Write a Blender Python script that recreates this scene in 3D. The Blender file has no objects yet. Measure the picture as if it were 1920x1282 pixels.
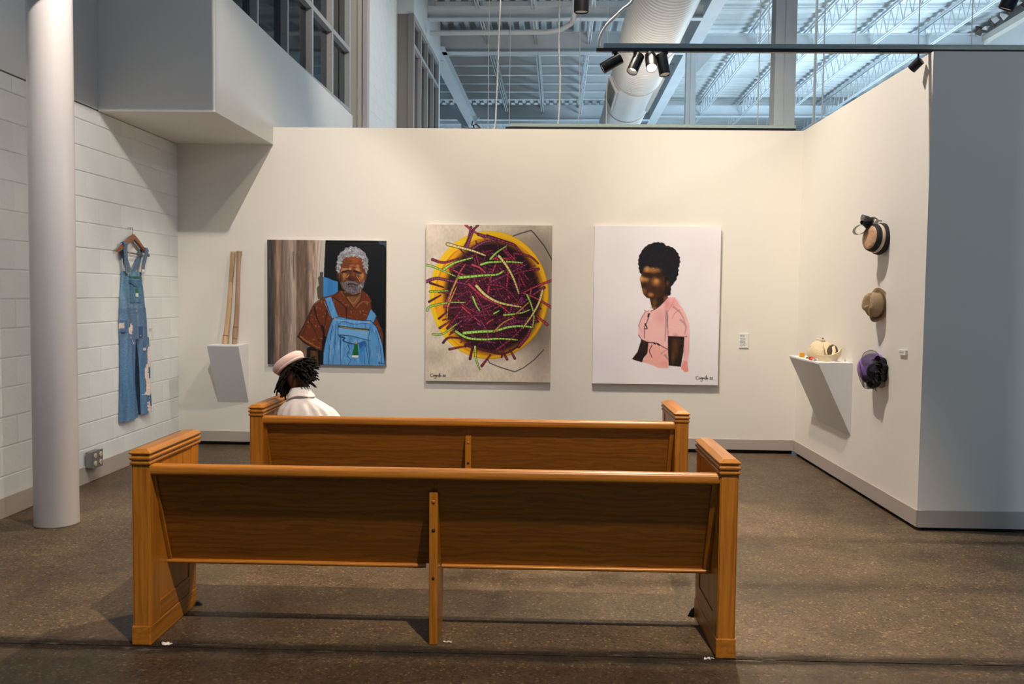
import bpy, bmesh, math, random
import numpy as np
from mathutils import Vector, Matrix
random.seed(7); np.random.seed(7)
C = bpy.context.scene
COL = C.collection
PI = math.pi

# ------------------------------------------------------------------ camera
D = 8.703
YAW, PITCH, ROLL, FPX = -0.0273, 0.0534, 0.0118, 1709.7
cam_d = bpy.data.cameras.new('camera'); cam = bpy.data.objects.new('camera', cam_d); COL.objects.link(cam)
cam_d.sensor_width = 36.0; cam_d.lens = 36.0 * FPX / 1920.0; cam_d.clip_end = 200; cam_d.clip_start = 0.05
_cy, _sy, _cp, _sp = math.cos(YAW), math.sin(YAW), math.cos(PITCH), math.sin(PITCH)
_f = Vector((_sy * _cp, _cy * _cp, -_sp)); _r = Vector((_cy, -_sy, 0)); _u = _r.cross(_f)
_r2 = _r * math.cos(ROLL) + _u * math.sin(ROLL); _u2 = _u * math.cos(ROLL) - _r * math.sin(ROLL)
cam.matrix_world = Matrix(((_r2.x, _u2.x, -_f.x, 0), (_r2.y, _u2.y, -_f.y, -D), (_r2.z, _u2.z, -_f.z, 1.5), (0, 0, 0, 1)))
C.camera = cam
# ------------------------------------------------------------------ view, world, lights
C.view_settings.view_transform = 'Standard'; C.view_settings.look = 'None'
C.view_settings.exposure = 0.0; C.view_settings.gamma = 1.0
try: C.view_settings.use_curve_mapping = False
except Exception: pass
W = bpy.data.worlds.new('world'); C.world = W; W.use_nodes = True
W.node_tree.nodes['Background'].inputs[0].default_value = (0.40, 0.69, 1.0, 1)
W.node_tree.nodes['Background'].inputs[1].default_value = 0.28

def spot(name, loc, target, power, angle, blend=0.6, color=(1, .84, .66), radius=.05):
    l = bpy.data.lights.new(name, 'SPOT'); l.energy = power; l.spot_size = math.radians(angle); l.spot_blend = blend
    l.color = color; l.shadow_soft_size = radius
    o = bpy.data.objects.new(name, l); COL.objects.link(o); o.location = loc
    o.rotation_euler = (Vector(target) - Vector(loc)).to_track_quat('-Z', 'Y').to_euler()
    return o
WARM = (1, .85, .66)
NEUT = (1, .91, .80)
# ceiling spots of the gallery, high on the roof trusses above the frame, plus two added fills
spot('ceiling_spot_back_wall', (.30, -2.7, 6.3), (.25, 0, 1.75), 920, 80, .9, WARM, .06)
spot('ceiling_spot_left_corner', (-1.84, -4.03, 4.2), (-3.2, -.6, 1.0), 340, 74, .35, NEUT, .004)
spot('hall_fill_pilaster', (.6, -.6, 6.5), (-2.5, 3.6, 4.3), 620, 52, .9, NEUT, .06)  # added fill brightening the pilaster and the block wall beside it
spot('fill_left_end', (-.2, -2.9, 6.3), (-3.4, -3.1, .8), 200, 40, .7, NEUT, .05)  # added fill for the left wall beyond the round column
spot('ceiling_spot_right_wall', (-.1, -2.4, 6.3), (2.45, -1.7, 1.3), 1000, 66, .8, NEUT, .05)
spot('ceiling_spot_pews', (1.0, -8.0, 6.3), (.1, -4.5, .2), 2000, 48, .7, (1, .78, .54), .05)
spot('ceiling_spot_pews_far', (1.25, -1.44, 6.3), (-.4, -4.4, .2), 1350, 62, .8, (1, .80, .56), .05)
spot('ceiling_spot_left_wall', (-.3, -.62, 3.4), (-3.46, -.85, 1.05), 150, 34, .8, NEUT, .03)
spot('ceiling_spot_neighbour', (8.5, -4.2, 6.0), (1.5, 0, 1.6), 420, 50, .8, NEUT, .06)
# area lights: unseen fills added to brighten the hall, plus the entrance daylight
def area(name, loc, target, sx, sy, power, color):
    l = bpy.data.lights.new(name, 'AREA'); l.shape = 'RECTANGLE'; l.size = sx; l.size_y = sy; l.energy = power; l.color = color
    o = bpy.data.objects.new(name, l); COL.objects.link(o); o.location = loc
    o.rotation_euler = (Vector(target) - Vector(loc)).to_track_quat('-Z', 'Y').to_euler()
    return o
area('hall_fill_right', (7.6, 11.0, 3.0), (3.0, 11.0, 6.9), 10, 2.2, 780, (.62, .84, 1))  # added fill brightening the right bay roof, stands at no window
area('hall_fill_far', (0.5, 21.5, 2.5), (0.5, 14.0, 6.8), 8, 2.5, 300, (.62, .84, 1))  # added fill brightening the roof from the far end
area('entrance_daylight', (-3.60, -14.0, 2.6), (2.6, -4.0, 0), .5, .9, 1600, (.62, .80, 1))
area('duct_fill', (1.3, 4.5, 2.4), (1.5, 5.5, 6), 3, 1.5, 90, (1, .88, .74))  # made-up uplight brightening the duct from below

# ------------------------------------------------------------------ helpers
T_BG = 0.0224
def B(a, d, z):      # the hall behind stands about 1.3 degrees off the exhibition walls
    return (a * math.cos(T_BG) + d * math.sin(T_BG), -D - a * math.sin(T_BG) + d * math.cos(T_BG), z)

class MB:
    def __init__(s): s.v = []; s.f = []; s.m = []; s.mi = 0
    def add(s, vs, fs):
        b = len(s.v); s.v += [tuple(p) for p in vs]
        s.f += [tuple(i + b for i in f) for f in fs]; s.m += [s.mi] * len(fs); return s
    def box(s, x0, x1, y0, y1, z0, z1, tf=None):
        vs = [(x, y, z) for x in (x0, x1) for y in (y0, y1) for z in (z0, z1)]
        if tf: vs = [tf(*p) for p in vs]
        return s.add(vs, [(0, 1, 3, 2), (4, 6, 7, 5), (0, 4, 5, 1), (2, 3, 7, 6), (0, 2, 6, 4), (1, 5, 7, 3)])
    def hexa(s, bottom, top):
        n = len(bottom)
        return s.add(list(bottom) + list(top), [tuple(range(n - 1, -1, -1)), tuple(range(n, 2 * n))] + [(i, (i + 1) % n, n + (i + 1) % n, n + i) for i in range(n)])
    def rings(s, rings, cap=True, closed=True):
        n = len(rings[0]); vs = [p for r in rings for p in r]; fs = []
        for k in range(len(rings) - 1):
            for i in range(n if closed else n - 1):
                j = (i + 1) % n
                fs.append((k * n + i, k * n + j, (k + 1) * n + j, (k + 1) * n + i))
        if cap and closed:
            fs.append(tuple(range(n - 1, -1, -1))); e = (len(rings) - 1) * n; fs.append(tuple(range(e, e + n)))
        return s.add(vs, fs)
    def tube(s, path, r, n=10, r1=None):
        P = [Vector(p) for p in path]; rs = []
        up = Vector((0, 0, 1)); N = len(P)
        prev = None
        for i, p in enumerate(P):
            t = (P[min(i + 1, N - 1)] - P[max(i - 1, 0)]).normalized()
            if prev is None:
                a = t.cross(up if abs(t.dot(up)) < .95 else Vector((1, 0, 0))).normalized()
            else:
                a = (prev - t * prev.dot(t)).normalized()
            prev = a; b = t.cross(a)
            rad = r if r1 is None else r + (r1 - r) * i / max(1, N - 1)
            if callable(r): rad = r(i / max(1, N - 1))
            rs.append([tuple(p + (a * math.cos(2 * PI * k / n) + b * math.sin(2 * PI * k / n)) * rad) for k in range(n)])
        return s.rings(rs)
    def lathe(s, prof, org, axis, n=32, cap=True):
        ax = Vector(axis).normalized(); a = ax.cross(Vector((0, 0, 1)) if abs(ax.z) < .9 else Vector((1, 0, 0))).normalized(); b = ax.cross(a)
        o = Vector(org)
        return s.rings([[tuple(o + ax * h + (a * math.cos(2 * PI * k / n) + b * math.sin(2 * PI * k / n)) * max(r, 1e-4)) for k in range(n)] for r, h in prof], cap=cap)
    def strip(s, path, width, side, thick=.002):     # a flat ribbon along a path
        P = [Vector(p) for p in path]; N = len(P); rs = []
        for i, p in enumerate(P):
            t = (P[min(i + 1, N - 1)] - P[max(i - 1, 0)]).normalized()
            sd = side[i] if isinstance(side, list) else side
            w = Vector(sd); w = (w - t * w.dot(t)).normalized(); nn = t.cross(w)
            wd = width[i] if isinstance(width, list) else width
            rs.append([tuple(p + w * a * wd / 2 + nn * b * thick / 2) for a, b in ((-1, -1), (1, -1), (1, 1), (-1, 1))])
        return s.rings(rs)
    def build(s, name, mats, parent=None, smooth=False, bevel=0, seg=2, angle=40):
        me = bpy.data.meshes.new(name)
        off = Vector((0, 0, 0)); p = parent
        while p is not None: off += p.location; p = p.parent
        me.from_pydata([tuple(Vector(v) - off) for v in s.v], [], s.f)
        if not isinstance(mats, (list, tuple)): mats = [mats]
        for m in mats: me.materials.append(m)
        if len(mats) > 1: me.polygons.foreach_set('material_index', s.m)
        bm = bmesh.new(); bm.from_mesh(me); bmesh.ops.recalc_face_normals(bm, faces=bm.faces); bm.to_mesh(me); bm.free()
        o = bpy.data.objects.new(name, me); COL.objects.link(o)
        if parent is not None: o.parent = parent
        if smooth:
            me.polygons.foreach_set('use_smooth', [True] * len(me.polygons))
            if smooth == 'auto':
                bm = bmesh.new(); bm.from_mesh(me)
                for e in bm.edges:
                    if len(e.link_faces) == 2 and e.calc_face_angle(0) > math.radians(angle): e.smooth = False
                bm.to_mesh(me); bm.free()
        if bevel:
            md = o.modifiers.new('bevel', 'BEVEL'); md.width = bevel; md.segments = seg; md.limit_method = 'ANGLE'; md.angle_limit = math.radians(35)
            md.harden_normals = False
        me.update()
        return o

def tag(o, label=None, cat=None, group=None, kind=None):
    if label: o['label'] = label
    if cat: o['category'] = cat
    if group: o['group'] = group
    if kind: o['kind'] = kind
    return o
def thing(name, label, cat, loc=(0, 0, 0), group=None, kind=None):
    o = bpy.data.objects.new(name, None); COL.objects.link(o); o.location = loc; o.empty_display_size = .1
    return tag(o, label, cat, group, kind)

# ------------------------------------------------------------------ materials
def srgb(r, g, b):
    f = lambda c: (c / 255 / 12.92) if c / 255 <= .04045 else ((c / 255 + .055) / 1.055) ** 2.4
    return (f(r), f(g), f(b), 1)
class NT:
    def __init__(s, name):
        s.m = bpy.data.materials.new(name); s.m.use_nodes = True; s.t = s.m.node_tree
        s.b = s.t.nodes['Principled BSDF']; s.out = s.t.nodes['Material Output']
    def n(s, typ, **kw):
        nd = s.t.nodes.new(typ)
        for k, v in kw.items():
            if k in nd.inputs.keys(): 
                nd.inputs[k].default_value = v
            else: setattr(nd, k, v)
        return nd
    def l(s, a, b): s.t.links.new(a, b)
    def ramp(s, fac, stops):
        r = s.n('ShaderNodeValToRGB'); e = r.color_ramp.elements
        while len(e) < len(stops): e.new(.5)
        for i, (p, c) in enumerate(stops): e[i].position = p; e[i].color = c if len(c) == 4 else (*c, 1)
        s.l(fac, r.inputs[0]); return r.outputs[0]
    def coord(s, scale=(1, 1, 1), kind='Object'):
        tc = s.n('ShaderNodeTexCoord'); mp = s.n('ShaderNodeMapping'); s.l(tc.outputs[kind], mp.inputs[0])
        mp.inputs['Scale'].default_value = scale; return mp.outputs[0]
    def noise(s, vec, scale, detail=4, rough=.55, dist=0):
        nd = s.n('ShaderNodeTexNoise'); nd.inputs['Scale'].default_value = scale; nd.inputs['Detail'].default_value = detail
        nd.inputs['Roughness'].default_value = rough; nd.inputs['Distortion'].default_value = dist; s.l(vec, nd.inputs['Vector']); return nd.outputs[0]
    def mix(s, fac, a, b, mode='MIX'):
        nd = s.n('ShaderNodeMix'); nd.data_type = 'RGBA'; nd.blend_type = mode
        for inp, v in ((nd.inputs[0], fac), (nd.inputs[6], a), (nd.inputs[7], b)):
            if hasattr(v, 'links'): s.l(v, inp)
            else: inp.default_value = v
        return nd.outputs[2]
    def math(s, op, a, b=0):
        nd = s.n('ShaderNodeMath'); nd.operation = op
        for inp, v in ((nd.inputs[0], a), (nd.inputs[1], b)):
            if hasattr(v, 'links'): s.l(v, inp)
            else: inp.default_value = v
        return nd.outputs[0]
    def bump(s, h, strength=.2, dist=.01):
        nd = s.n('ShaderNodeBump'); nd.inputs['Strength'].default_value = strength; nd.inputs['Distance'].default_value = dist
        s.l(h, nd.inputs['Height']); s.l(nd.outputs[0], s.b.inputs['Normal'])
    def set(s, base=None, rough=.5, metal=0, spec=None):
        if base is not None:
            if hasattr(base, 'links'): s.l(base, s.b.inputs['Base Color'])
            else: s.b.inputs['Base Color'].default_value = base if len(base) == 4 else (*base, 1)
        if hasattr(rough, 'links'): s.l(rough, s.b.inputs['Roughness'])
        else: s.b.inputs['Roughness'].default_value = rough
        s.b.inputs['Metallic'].default_value = metal
        if spec is not None: s.b.inputs['Specular IOR Level'].default_value = spec
        return s.m

def paint(name, col, rough=.6, var=.06, bump=.08, scale=60):
    n = NT(name); v = n.coord(); a = n.noise(v, 1.6, 3); lo = tuple(c * (1 - var) for c in col[:3]) + (1,)
    c = n.ramp(a, [(.35, lo), (.65, tuple(col[:3]) + (1,))])
    n.bump(n.noise(v, scale, 5), bump, .004); return n.set(c, rough, 0, .3)
def plain(name, col, rough=.5, metal=0, spec=None, var=.12, scale=40):
    n = NT(name); v = n.coord(); a = n.noise(v, scale, 3)
    c = n.ramp(a, [(.3, tuple(x * (1 - var) for x in col[:3]) + (1,)), (.7, tuple(col[:3]) + (1,))])
    return n.set(c, rough, metal, spec)

M = {}
M['wall'] = paint('gallery_wall_paint', (.785, .745, .68), .65, .02)
M['block'] = paint('painted_block', (.74, .755, .75), .5, .05, .35, 45)
M['upper'] = paint('upper_wall_paint', (.62, .63, .64), .6, .03)
M['soffit'] = paint('soffit_paint', (.74, .72, .69), .65, .02)
M['base'] = paint('baseboard_paint', (.44, .385, .34), .5, .05)
M['column'] = paint('column_paint', (.50, .465, .46), .35, .02, .05)
M['steel'] = paint('white_painted_steel', (.66, .70, .73), .5, .08)
M['deck'] = paint('roof_deck_paint', (.62, .65, .66), .6, .12)
M['duct'] = plain('duct_paint', (.72, .70, .67), .45, 0, .4, .05, 6)
M['beige'] = paint('beige_pilaster_paint', (.56, .52, .47), .6, .05)
M['jamb'] = paint('taupe_jamb_paint', (.23, .215, .205), .55, .04)
M['frame'] = plain('grey_window_frame', (.42, .41, .41), .4, .1)
M['dark'] = plain('dark_interior', (.05, .05, .052), .8)
M['dim'] = plain('dim_room_wall', (.34, .34, .33), .8, var=.5, scale=1.2)
M['black'] = plain('black_powder_coat', (.018, .019, .022), .35, .3)
M['strut'] = plain('galvanised_strut', (.34, .42, .40), .5, .1)
M['cable'] = plain('white_cable', (.70, .70, .68), .5)
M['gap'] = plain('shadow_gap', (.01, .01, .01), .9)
M['white'] = plain('white_card', (.80, .79, .78), .6, var=.03)
M['pedestal'] = paint('pedestal_paint', (.76, .75, .75), .6, .02)
M['canvas_edge'] = plain('primed_canvas_edge', (.62, .57, .50), .8)

def glass(name, tint=(.55, .62, .65), alpha=.45):
    n = NT(name); n.set((*tint, 1), .06, 0, .6)
    tr = n.n('ShaderNodeBsdfTransparent'); gl = n.n('ShaderNodeBsdfGlossy'); gl.inputs['Roughness'].default_value = .05
    tr.inputs[0].default_value = (.42, .45, .46, 1); gl.inputs[0].default_value = (.8, .86, .9, 1)
    fr = n.n('ShaderNodeFresnel'); fr.inputs[0].default_value = 1.7
    mx = n.n('ShaderNodeMixShader'); n.l(fr.outputs[0], mx.inputs[0]); n.l(tr.outputs[0], mx.inputs[1]); n.l(gl.outputs[0], mx.inputs[2])
    n.l(mx.outputs[0], n.out.inputs[0]); return n.m
M['glass'] = glass('window_glass')

def oak(name, axis, light=(.41, .158, .016), dark=(.23, .080, .008), rough=.33, wave=.28, wd=7):
    n = NT(name)
    sc = {'x': (.9, 14, 14), 'y': (14, .9, 14), 'z': (14, 14, .9)}[axis]
    v = n.coord(sc); a = n.noise(v, 1.6, 6, .6, .5)
    sc2 = {'x': (3, 120, 120), 'y': (120, 3, 120), 'z': (120, 120, 3)}[axis]
    b = n.noise(n.coord(sc2), 1.0, 3, .6)
    sc3 = {'x': (.35, 1.6, 1.6), 'y': (1.6, .35, 1.6), 'z': (1.6, 1.6, .35)}[axis]
    w = n.n('ShaderNodeTexWave'); w.wave_type = 'BANDS'; w.bands_direction = 'Z' if axis != 'z' else 'X'
    w.inputs['Scale'].default_value = 7; w.inputs['Distortion'].default_value = wd; w.inputs['Detail'].default_value = 3; w.inputs['Detail Scale'].default_value = 1.3
    n.l(n.coord(sc3), w.inputs['Vector'])
    mid = tuple((x + y) / 2 for x, y in zip(light, dark))
    c = n.ramp(a, [(.25, (*dark, 1)), (.45, (*mid, 1)), (.62, (*light, 1))])
    c = n.mix(wave, c, n.ramp(w.outputs[0], [(.2, (*dark, 1)), (.55, (*light, 1))]))
    pores = n.ramp(b, [(.36, (.55, .45, .35, 1)), (.50, (1, 1, 1, 1))])
    c = n.mix(.40, c, pores, 'MULTIPLY')
    n.bump(b, .08, .002); return n.set(c, rough, 0, .45)
M['oak_x'] = oak('oak_grain_lengthwise', 'x'); M['oak_y'] = oak('oak_grain_crosswise', 'y'); M['oak_z'] = oak('oak_grain_upright', 'z')
M['oak_panel'] = oak('oak_panel_grain', 'x', (.285, .108, .011), (.165, .058, .006), .34, .45, 11)
M['plug'] = plain('oak_plug', (.28, .10, .02), .4); M['hole'] = plain('bolt_hole', (.02, .012, .008), .8)
M['ash_a'] = oak('pale_ash_handle', 'z', (.60, .42, .25), (.46, .29, .14), .5)
M['ash_b'] = oak('brown_hickory_handle', 'z', (.42, .27, .17), (.28, .16, .09), .5)

def vcol(name, rough=.6, spec=.3, bump=0, bs=400):
    n = NT(name); a = n.n('ShaderNodeAttribute'); a.attribute_name = 'Col'
    if bump: n.bump(n.noise(n.coord(), bs, 2), bump, .002)
    return n.set(a.outputs['Color'], rough, 0, spec)
M['paintwork'] = vcol('painted_canvas', .42, .3, .15, 150)
M['denim'] = vcol('denim', .9, .1, .4, 500)

def floor_mat():
    n = NT('polished_aggregate_concrete'); v = n.coord()
    big = n.noise(v, .9, 5, .6, .4); mid = n.noise(v, 5, 5, .65)
    c = n.ramp(big, [(.30, (.062, .045, .029, 1)), (.50, (.102, .074, .048, 1)), (.72, (.146, .107, .069, 1))])
    c = n.mix(.45, c, n.ramp(mid, [(.3, (.45, .43, .42, 1)), (.62, (1.1, 1.08, 1.05, 1))]), 'MULTIPLY')
    vo = n.n('ShaderNodeTexVoronoi'); vo.inputs['Scale'].default_value = 105; vo.inputs['Randomness'].default_value = 1; n.l(v, vo.inputs['Vector'])
    sp = n.n('ShaderNodeSeparateColor'); n.l(vo.outputs['Color'], sp.inputs[0])
    tone = n.ramp(sp.outputs[0], [(0, (.40, .36, .33, 1)), (.22, (.80, .77, .73, 1)), (.6, (1.0, .98, .95, 1)), (.88, (1.18, 1.15, 1.08, 1)), (.955, (1.6, 1.52, 1.36, 1)), (.99, (2.5, 2.4, 2.1, 1))])
    edge = n.ramp(vo.outputs['Distance'], [(.0, (1, 1, 1, 1)), (.55, (1, 1, 1, 1)), (.8, (.7, .7, .7, 1))])
    c = n.mix(.8, c, tone, 'MULTIPLY'); c = n.mix(.3, c, edge, 'MULTIPLY')
    # scattered dark scuffs
    sc = n.noise(n.coord((1.4, 4.5, 1)), 2.3, 4, .6); scm = n.ramp(sc, [(.66, (1, 1, 1, 1)), (.74, (.42, .40, .40, 1))])
    c = n.mix(.8, c, scm, 'MULTIPLY')
    # grime gathered along the slab joint; light falloff this side of it painted darker
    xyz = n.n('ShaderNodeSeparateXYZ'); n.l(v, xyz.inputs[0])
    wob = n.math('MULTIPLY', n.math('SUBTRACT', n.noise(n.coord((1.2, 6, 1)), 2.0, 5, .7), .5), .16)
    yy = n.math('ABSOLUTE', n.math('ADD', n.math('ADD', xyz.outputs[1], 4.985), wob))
    g = n.ramp(yy, [(.0, (.12, .12, .13, 1)), (.040, (.22, .22, .22, 1)), (.10, (1, 1, 1, 1))])
    c = n.mix(.92, c, g, 'MULTIPLY')
    chalk = n.ramp(n.noise(n.coord((1.0, 7, 1)), 2.6, 5, .7), [(.60, (0, 0, 0, 1)), (.72, (1, 1, 1, 1))])
    band = n.ramp(yy, [(.02, (1, 1, 1, 1)), (.06, (0, 0, 0, 1))])
    c = n.mix(n.math('MULTIPLY', n.math('MULTIPLY', chalk, band), .55), c, (.42, .40, .38, 1))
    near_falloff = n.ramp(n.math('ADD', n.math('ADD', xyz.outputs[1], 5.05), n.math('ADD', wob, .5)), [(.42, (.50, .49, .48, 1)), (.52, (1, 1, 1, 1))])
    c = n.mix(.9, c, near_falloff, 'MULTIPLY')
    r = n.ramp(big, [(.3, (.42, .42, .42, 1)), (.7, (.60, .60, .60, 1))])
    r = n.math('MAXIMUM', r, n.math('SUBTRACT', 1.05, g))
    n.bump(n.noise(v, 90, 3), .06, .002)
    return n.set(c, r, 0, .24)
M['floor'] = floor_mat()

# ------------------------------------------------------------------ room shell
XL, XR, H, S, YE, XB, YB = -3.46, 2.469, 3.05, 2.886, -2.81, -2.534, -1.567
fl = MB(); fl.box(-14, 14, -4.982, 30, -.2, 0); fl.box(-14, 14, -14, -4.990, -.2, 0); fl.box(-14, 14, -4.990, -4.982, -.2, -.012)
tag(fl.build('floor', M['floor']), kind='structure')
tag(MB().box(XL - .02, XR + .15, 0, .15, .05, H).build('wall_back', M['wall']), kind='structure')
tag(MB().box(XR, XR + .15, YE + .15, -.0005, .05, H).build('wall_right', M['wall']), kind='structure')
tag(MB().box(XR, 5.2, YE, YE + .15, .05, H).build('wall_front', M['wall']), kind='structure')
# baseboards stand proud of the walls, with a dark gap to the floor
tag(MB().box(XL + .012, XR - .012, -.012, -.0005, .034, .135).build('baseboard_back', M['base'], bevel=.002), kind='structure')
tag(MB().box(XR - .012, XR - .0005, YE - .012, -.013, .026, .135).build('baseboard_right', M['base'], bevel=.002), kind='structure')
tag(MB().box(XR, 5.2, YE - .012, YE - .0005, .022, .135).build('baseboard_front', M['base'], bevel=.002), kind='structure')
tag(MB().box(XL, XL + .012, -6.6, -.0005, .001, .134).build('baseboard_left', M['base'], bevel=.002), kind='structure')
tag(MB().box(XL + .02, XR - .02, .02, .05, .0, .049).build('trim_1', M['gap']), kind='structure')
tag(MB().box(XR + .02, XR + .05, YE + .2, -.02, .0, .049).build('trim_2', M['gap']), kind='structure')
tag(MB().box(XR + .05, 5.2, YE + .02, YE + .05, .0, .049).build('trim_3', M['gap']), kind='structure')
# left block wall: backing plus each block in view
wl = tag(MB().box(XL - .2, XL - .006, -6.6, 0, 0, S).build('wall_left', M['block']), kind='structure')
BL, BH = .392, .1925
def block_mesh(l, h, e=.006, g=.0025):
    b = MB(); v = .0002
    # local: x out of the wall, y along, z up
    A = [(-.007, -l / 2 + v, -h / 2 + g), (-.007, l / 2 - v, -h / 2 + g), (-.007, l / 2 - v, h / 2 - g), (-.007, -l / 2 + v, h / 2 - g)]
    Bv = [(-.0018, y, z) for _, y, z in A]
    Cc = [(0, -l / 2 + .0009, -h / 2 + g + e), (0, l / 2 - .0009, -h / 2 + g + e), (0, l / 2 - .0009, h / 2 - g - e), (0, -l / 2 + .0009, h / 2 - g - e)]
    b.rings([A, Bv, Cc]); me = bpy.data.meshes.new('block'); me.from_pydata(b.v, [], b.f)
    bm = bmesh.new(); bm.from_mesh(me); bmesh.ops.recalc_face_normals(bm, faces=bm.faces); bm.to_mesh(me); bm.free()
    me.materials.append(M['block']); return me
bmesh_full, bmesh_half, bmesh_cut = block_mesh(BL, BH), block_mesh(BL / 2, BH), block_mesh(BL, .112)
z = 2.770; row = 0
rows = [(2.886 - .058, .112)]
zz = 2.770
while zz - BH / 2 > .09: rows.append((zz - BH / 2 - .0, BH)); zz -= BH
for ri, (zc, hh) in enumerate(rows):
    y = -BL / 2 if ri % 2 == 0 else -BL / 4
    first = True
    while y > -4.1:
        half = (ri % 2 == 1 and first)
        o = bpy.data.objects.new('block', bmesh_cut if hh < BH else (bmesh_half if half else bmesh_full)); COL.objects.link(o); o.parent = wl
        o.location = (XL - random.random() * .0012, y, zc)
        y -= (BL / 2 + BL / 4 if half else BL); first = False
tag(MB().box(XL - .2, XL + .004, -6.6, YB - .001, S + .008, 7.2).build('wall_left_upper', M['upper']), kind='structure')
# unseen occluder added behind the camera; its edge cuts the entrance daylight on the floor
tag(MB().box(-6.0, -1.31, -10.45, -10.3, 0.001, 4.2).build('wall_occluder', M['wall']), kind='structure')
# soffit box whose right side is the balcony parapet
sb = MB(); sb.box(XL, XB, YB, -.0005, S, H + .0); sb.box(XL, XB, YB, 3.715, H, 3.872)
tag(sb.build('ceiling_soffit', M['soffit']), kind='structure')
tag(MB().box(XL, XB, YB, YB + .02, 3.872, 4.6).build('wall_soffit_front', M['soffit']), kind='structure')

# ------------------------------------------------------------------ hall behind: clerestory windows on the left
def bbox_mb(mb, a0, a1, d0, d1, z0, z1): return mb.box(a0, a1, d0, d1, z0, z1, tf=B)
def window_unit(name, a, divs, z0, z1, rail, depth):
    w = thing(name, None, None, B(a, divs[0], z0), kind='structure')
    f = MB()
    fw = .055
    bbox_mb(f, a - depth, a, divs[0], divs[-1], z1 - .05, z1); bbox_mb(f, a - depth, a, divs[0], divs[-1], z0, z0 + .05)
    f.build('window_frame', M['frame'], w, bevel=.004)
    for d in divs:
        bbox_mb(MB(), a - depth, a + .004, d - fw / 2, d + fw / 2, z0 + .002, z1 - .002).build('mullion', M['frame'], w, bevel=.004)
    for i in range(len(divs) - 1):
        bbox_mb(MB(), a - depth, a + .002, divs[i] + fw / 2, divs[i + 1] - fw / 2, rail - .03, rail + .03).build('transom', M['frame'], w, bevel=.004)
        for lo, hi in ((z0 + .05, rail - .03), (rail + .03, z1 - .05)):
            bbox_mb(MB(), a - depth * .55, a - depth * .55 + .01, divs[i] + fw / 2, divs[i + 1] - fw / 2, lo, hi).build('pane', M['glass'], w)
    return w
window_unit('window_1', -2.80, [7.48, 8.42, 9.36, 10.30, 11.22, 12.16], 3.875, 5.75, 4.69, .14)
window_unit('window_2', -2.366, [14.80, 15.55, 16.30, 17.05, 17.80], 3.0, 5.93, 5.47, .12)
w3 = MB(); bbox_mb(w3, -2.92, -2.80, 7.4, 12.5, 5.75, 7.0)
tag(w3.build('wall_over_window', M['steel']), kind='structure')
# room behind the first windows
r = MB(); bbox_mb(r, -6.2, -6.1, 7.4, 13, 3.0, 7); bbox_mb(r, -6.1, -2.95, 12.9, 13, 3.0, 7); bbox_mb(r, -6.1, -2.95, 7.3, 7.4, 3.88, 7); bbox_mb(r, -6.1, -2.95, 7.4, 12.9, 6.9, 7.0)
tag(r.build('wall_upper_room', M['dim']), kind='structure')
fr = MB(); bbox_mb(fr, -6.1, -2.96, 7.4, 12.88, 3.80, 3.86)
tag(fr.build('floor_upper_room', M['dark']), kind='structure')
for k, (a, d, zt) in enumerate([(-4.2, 12.6, 4.4), (-4.9, 12.6, 5.4), (-5.2, 11.0, 4.9)]):
    b = MB(); bbox_mb(b, a, a + .18, d, d + .18, 3.87, 6.88)
    tag(b.build('trim_4', M['beige']), kind='structure')
b = MB(); bbox_mb(b, -6.09, -2.97, 12.70, 12.88, 4.30, 4.42)
tag(b.build('trim_5', M['frame']), kind='structure')
# pilaster, block wall, jamb
pm = MB(); bbox_mb(pm, -2.96, -2.70, 12.50, 12.60, 2.5, 7.0); bbox_mb(pm, -2.885, -2.875, 12.492, 12.50, 2.5, 7.0); bbox_mb(pm, -2.775, -2.755, 12.485, 12.50, 2.5, 7.0)
tag(pm.build('trim_6', M['beige']), kind='structure')
pm = MB(); bbox_mb(pm, -2.70, -2.632, 12.47, 12.60, 2.5, 7.0)
tag(pm.build('trim_7', M['column'], bevel=.004), kind='structure')
bw = MB(); bbox_mb(bw, -2.85, -2.645, 12.6, 14.8, 2.0, 7.0)
bw = tag(bw.build('wall_left_rear', M['block']), kind='structure')
me_b = block_mesh(.392, .1925, .003, .0008); me_h = block_mesh(.196, .1925, .003, .0008)
for ri in range(21):
    zc = 2.95 + ri * .1925; d = 12.6; first = True
    while d < 14.75:
        L_ = .196 if (ri % 2 and first) else .392
        if d + L_ > 14.78: L_ = .196
        if d + L_ > 14.79: break
        o = bpy.data.objects.new('block', me_b if L_ > .3 else me_h); COL.objects.link(o); o.parent = bw
        p = B(-2.634, d + L_ / 2, zc); o.location = p; o.rotation_euler = (0, 0, -T_BG); d += L_; first = False
jm = MB(); bbox_mb(jm, -2.66, -2.366, 14.763, 14.80, 2.0, 5.95); 
tag(jm.build('trim_8', M['jamb']), kind='structure')
jm = MB(); bbox_mb(jm, -2.458, -2.366, 14.735, 14.763, 2.0, 5.95)
tag(jm.build('trim_9', M['jamb'], bevel=.004), kind='structure')
jm = MB(); bbox_mb(jm, -2.66, -2.366, 14.763, 18.0, 5.95, 7.0); bbox_mb(jm, -2.50, -2.366, 17.83, 18.0, 2.0, 5.95)
tag(jm.build('wall_left_far', M['steel']), kind='structure')
r = MB(); bbox_mb(r, -5.4, -5.3, 14.8, 18, 2.0, 6.0); bbox_mb(r, -5.3, -2.55, 17.9, 18, 2.0, 6.0); bbox_mb(r, -5.3, -2.7, 14.8, 14.9, 2.0, 6.0); bbox_mb(r, -5.3, -2.67, 14.9, 17.9, 5.96, 6.06)
tag(r.build('wall_far_room', M['upper']), kind='structure')
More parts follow.
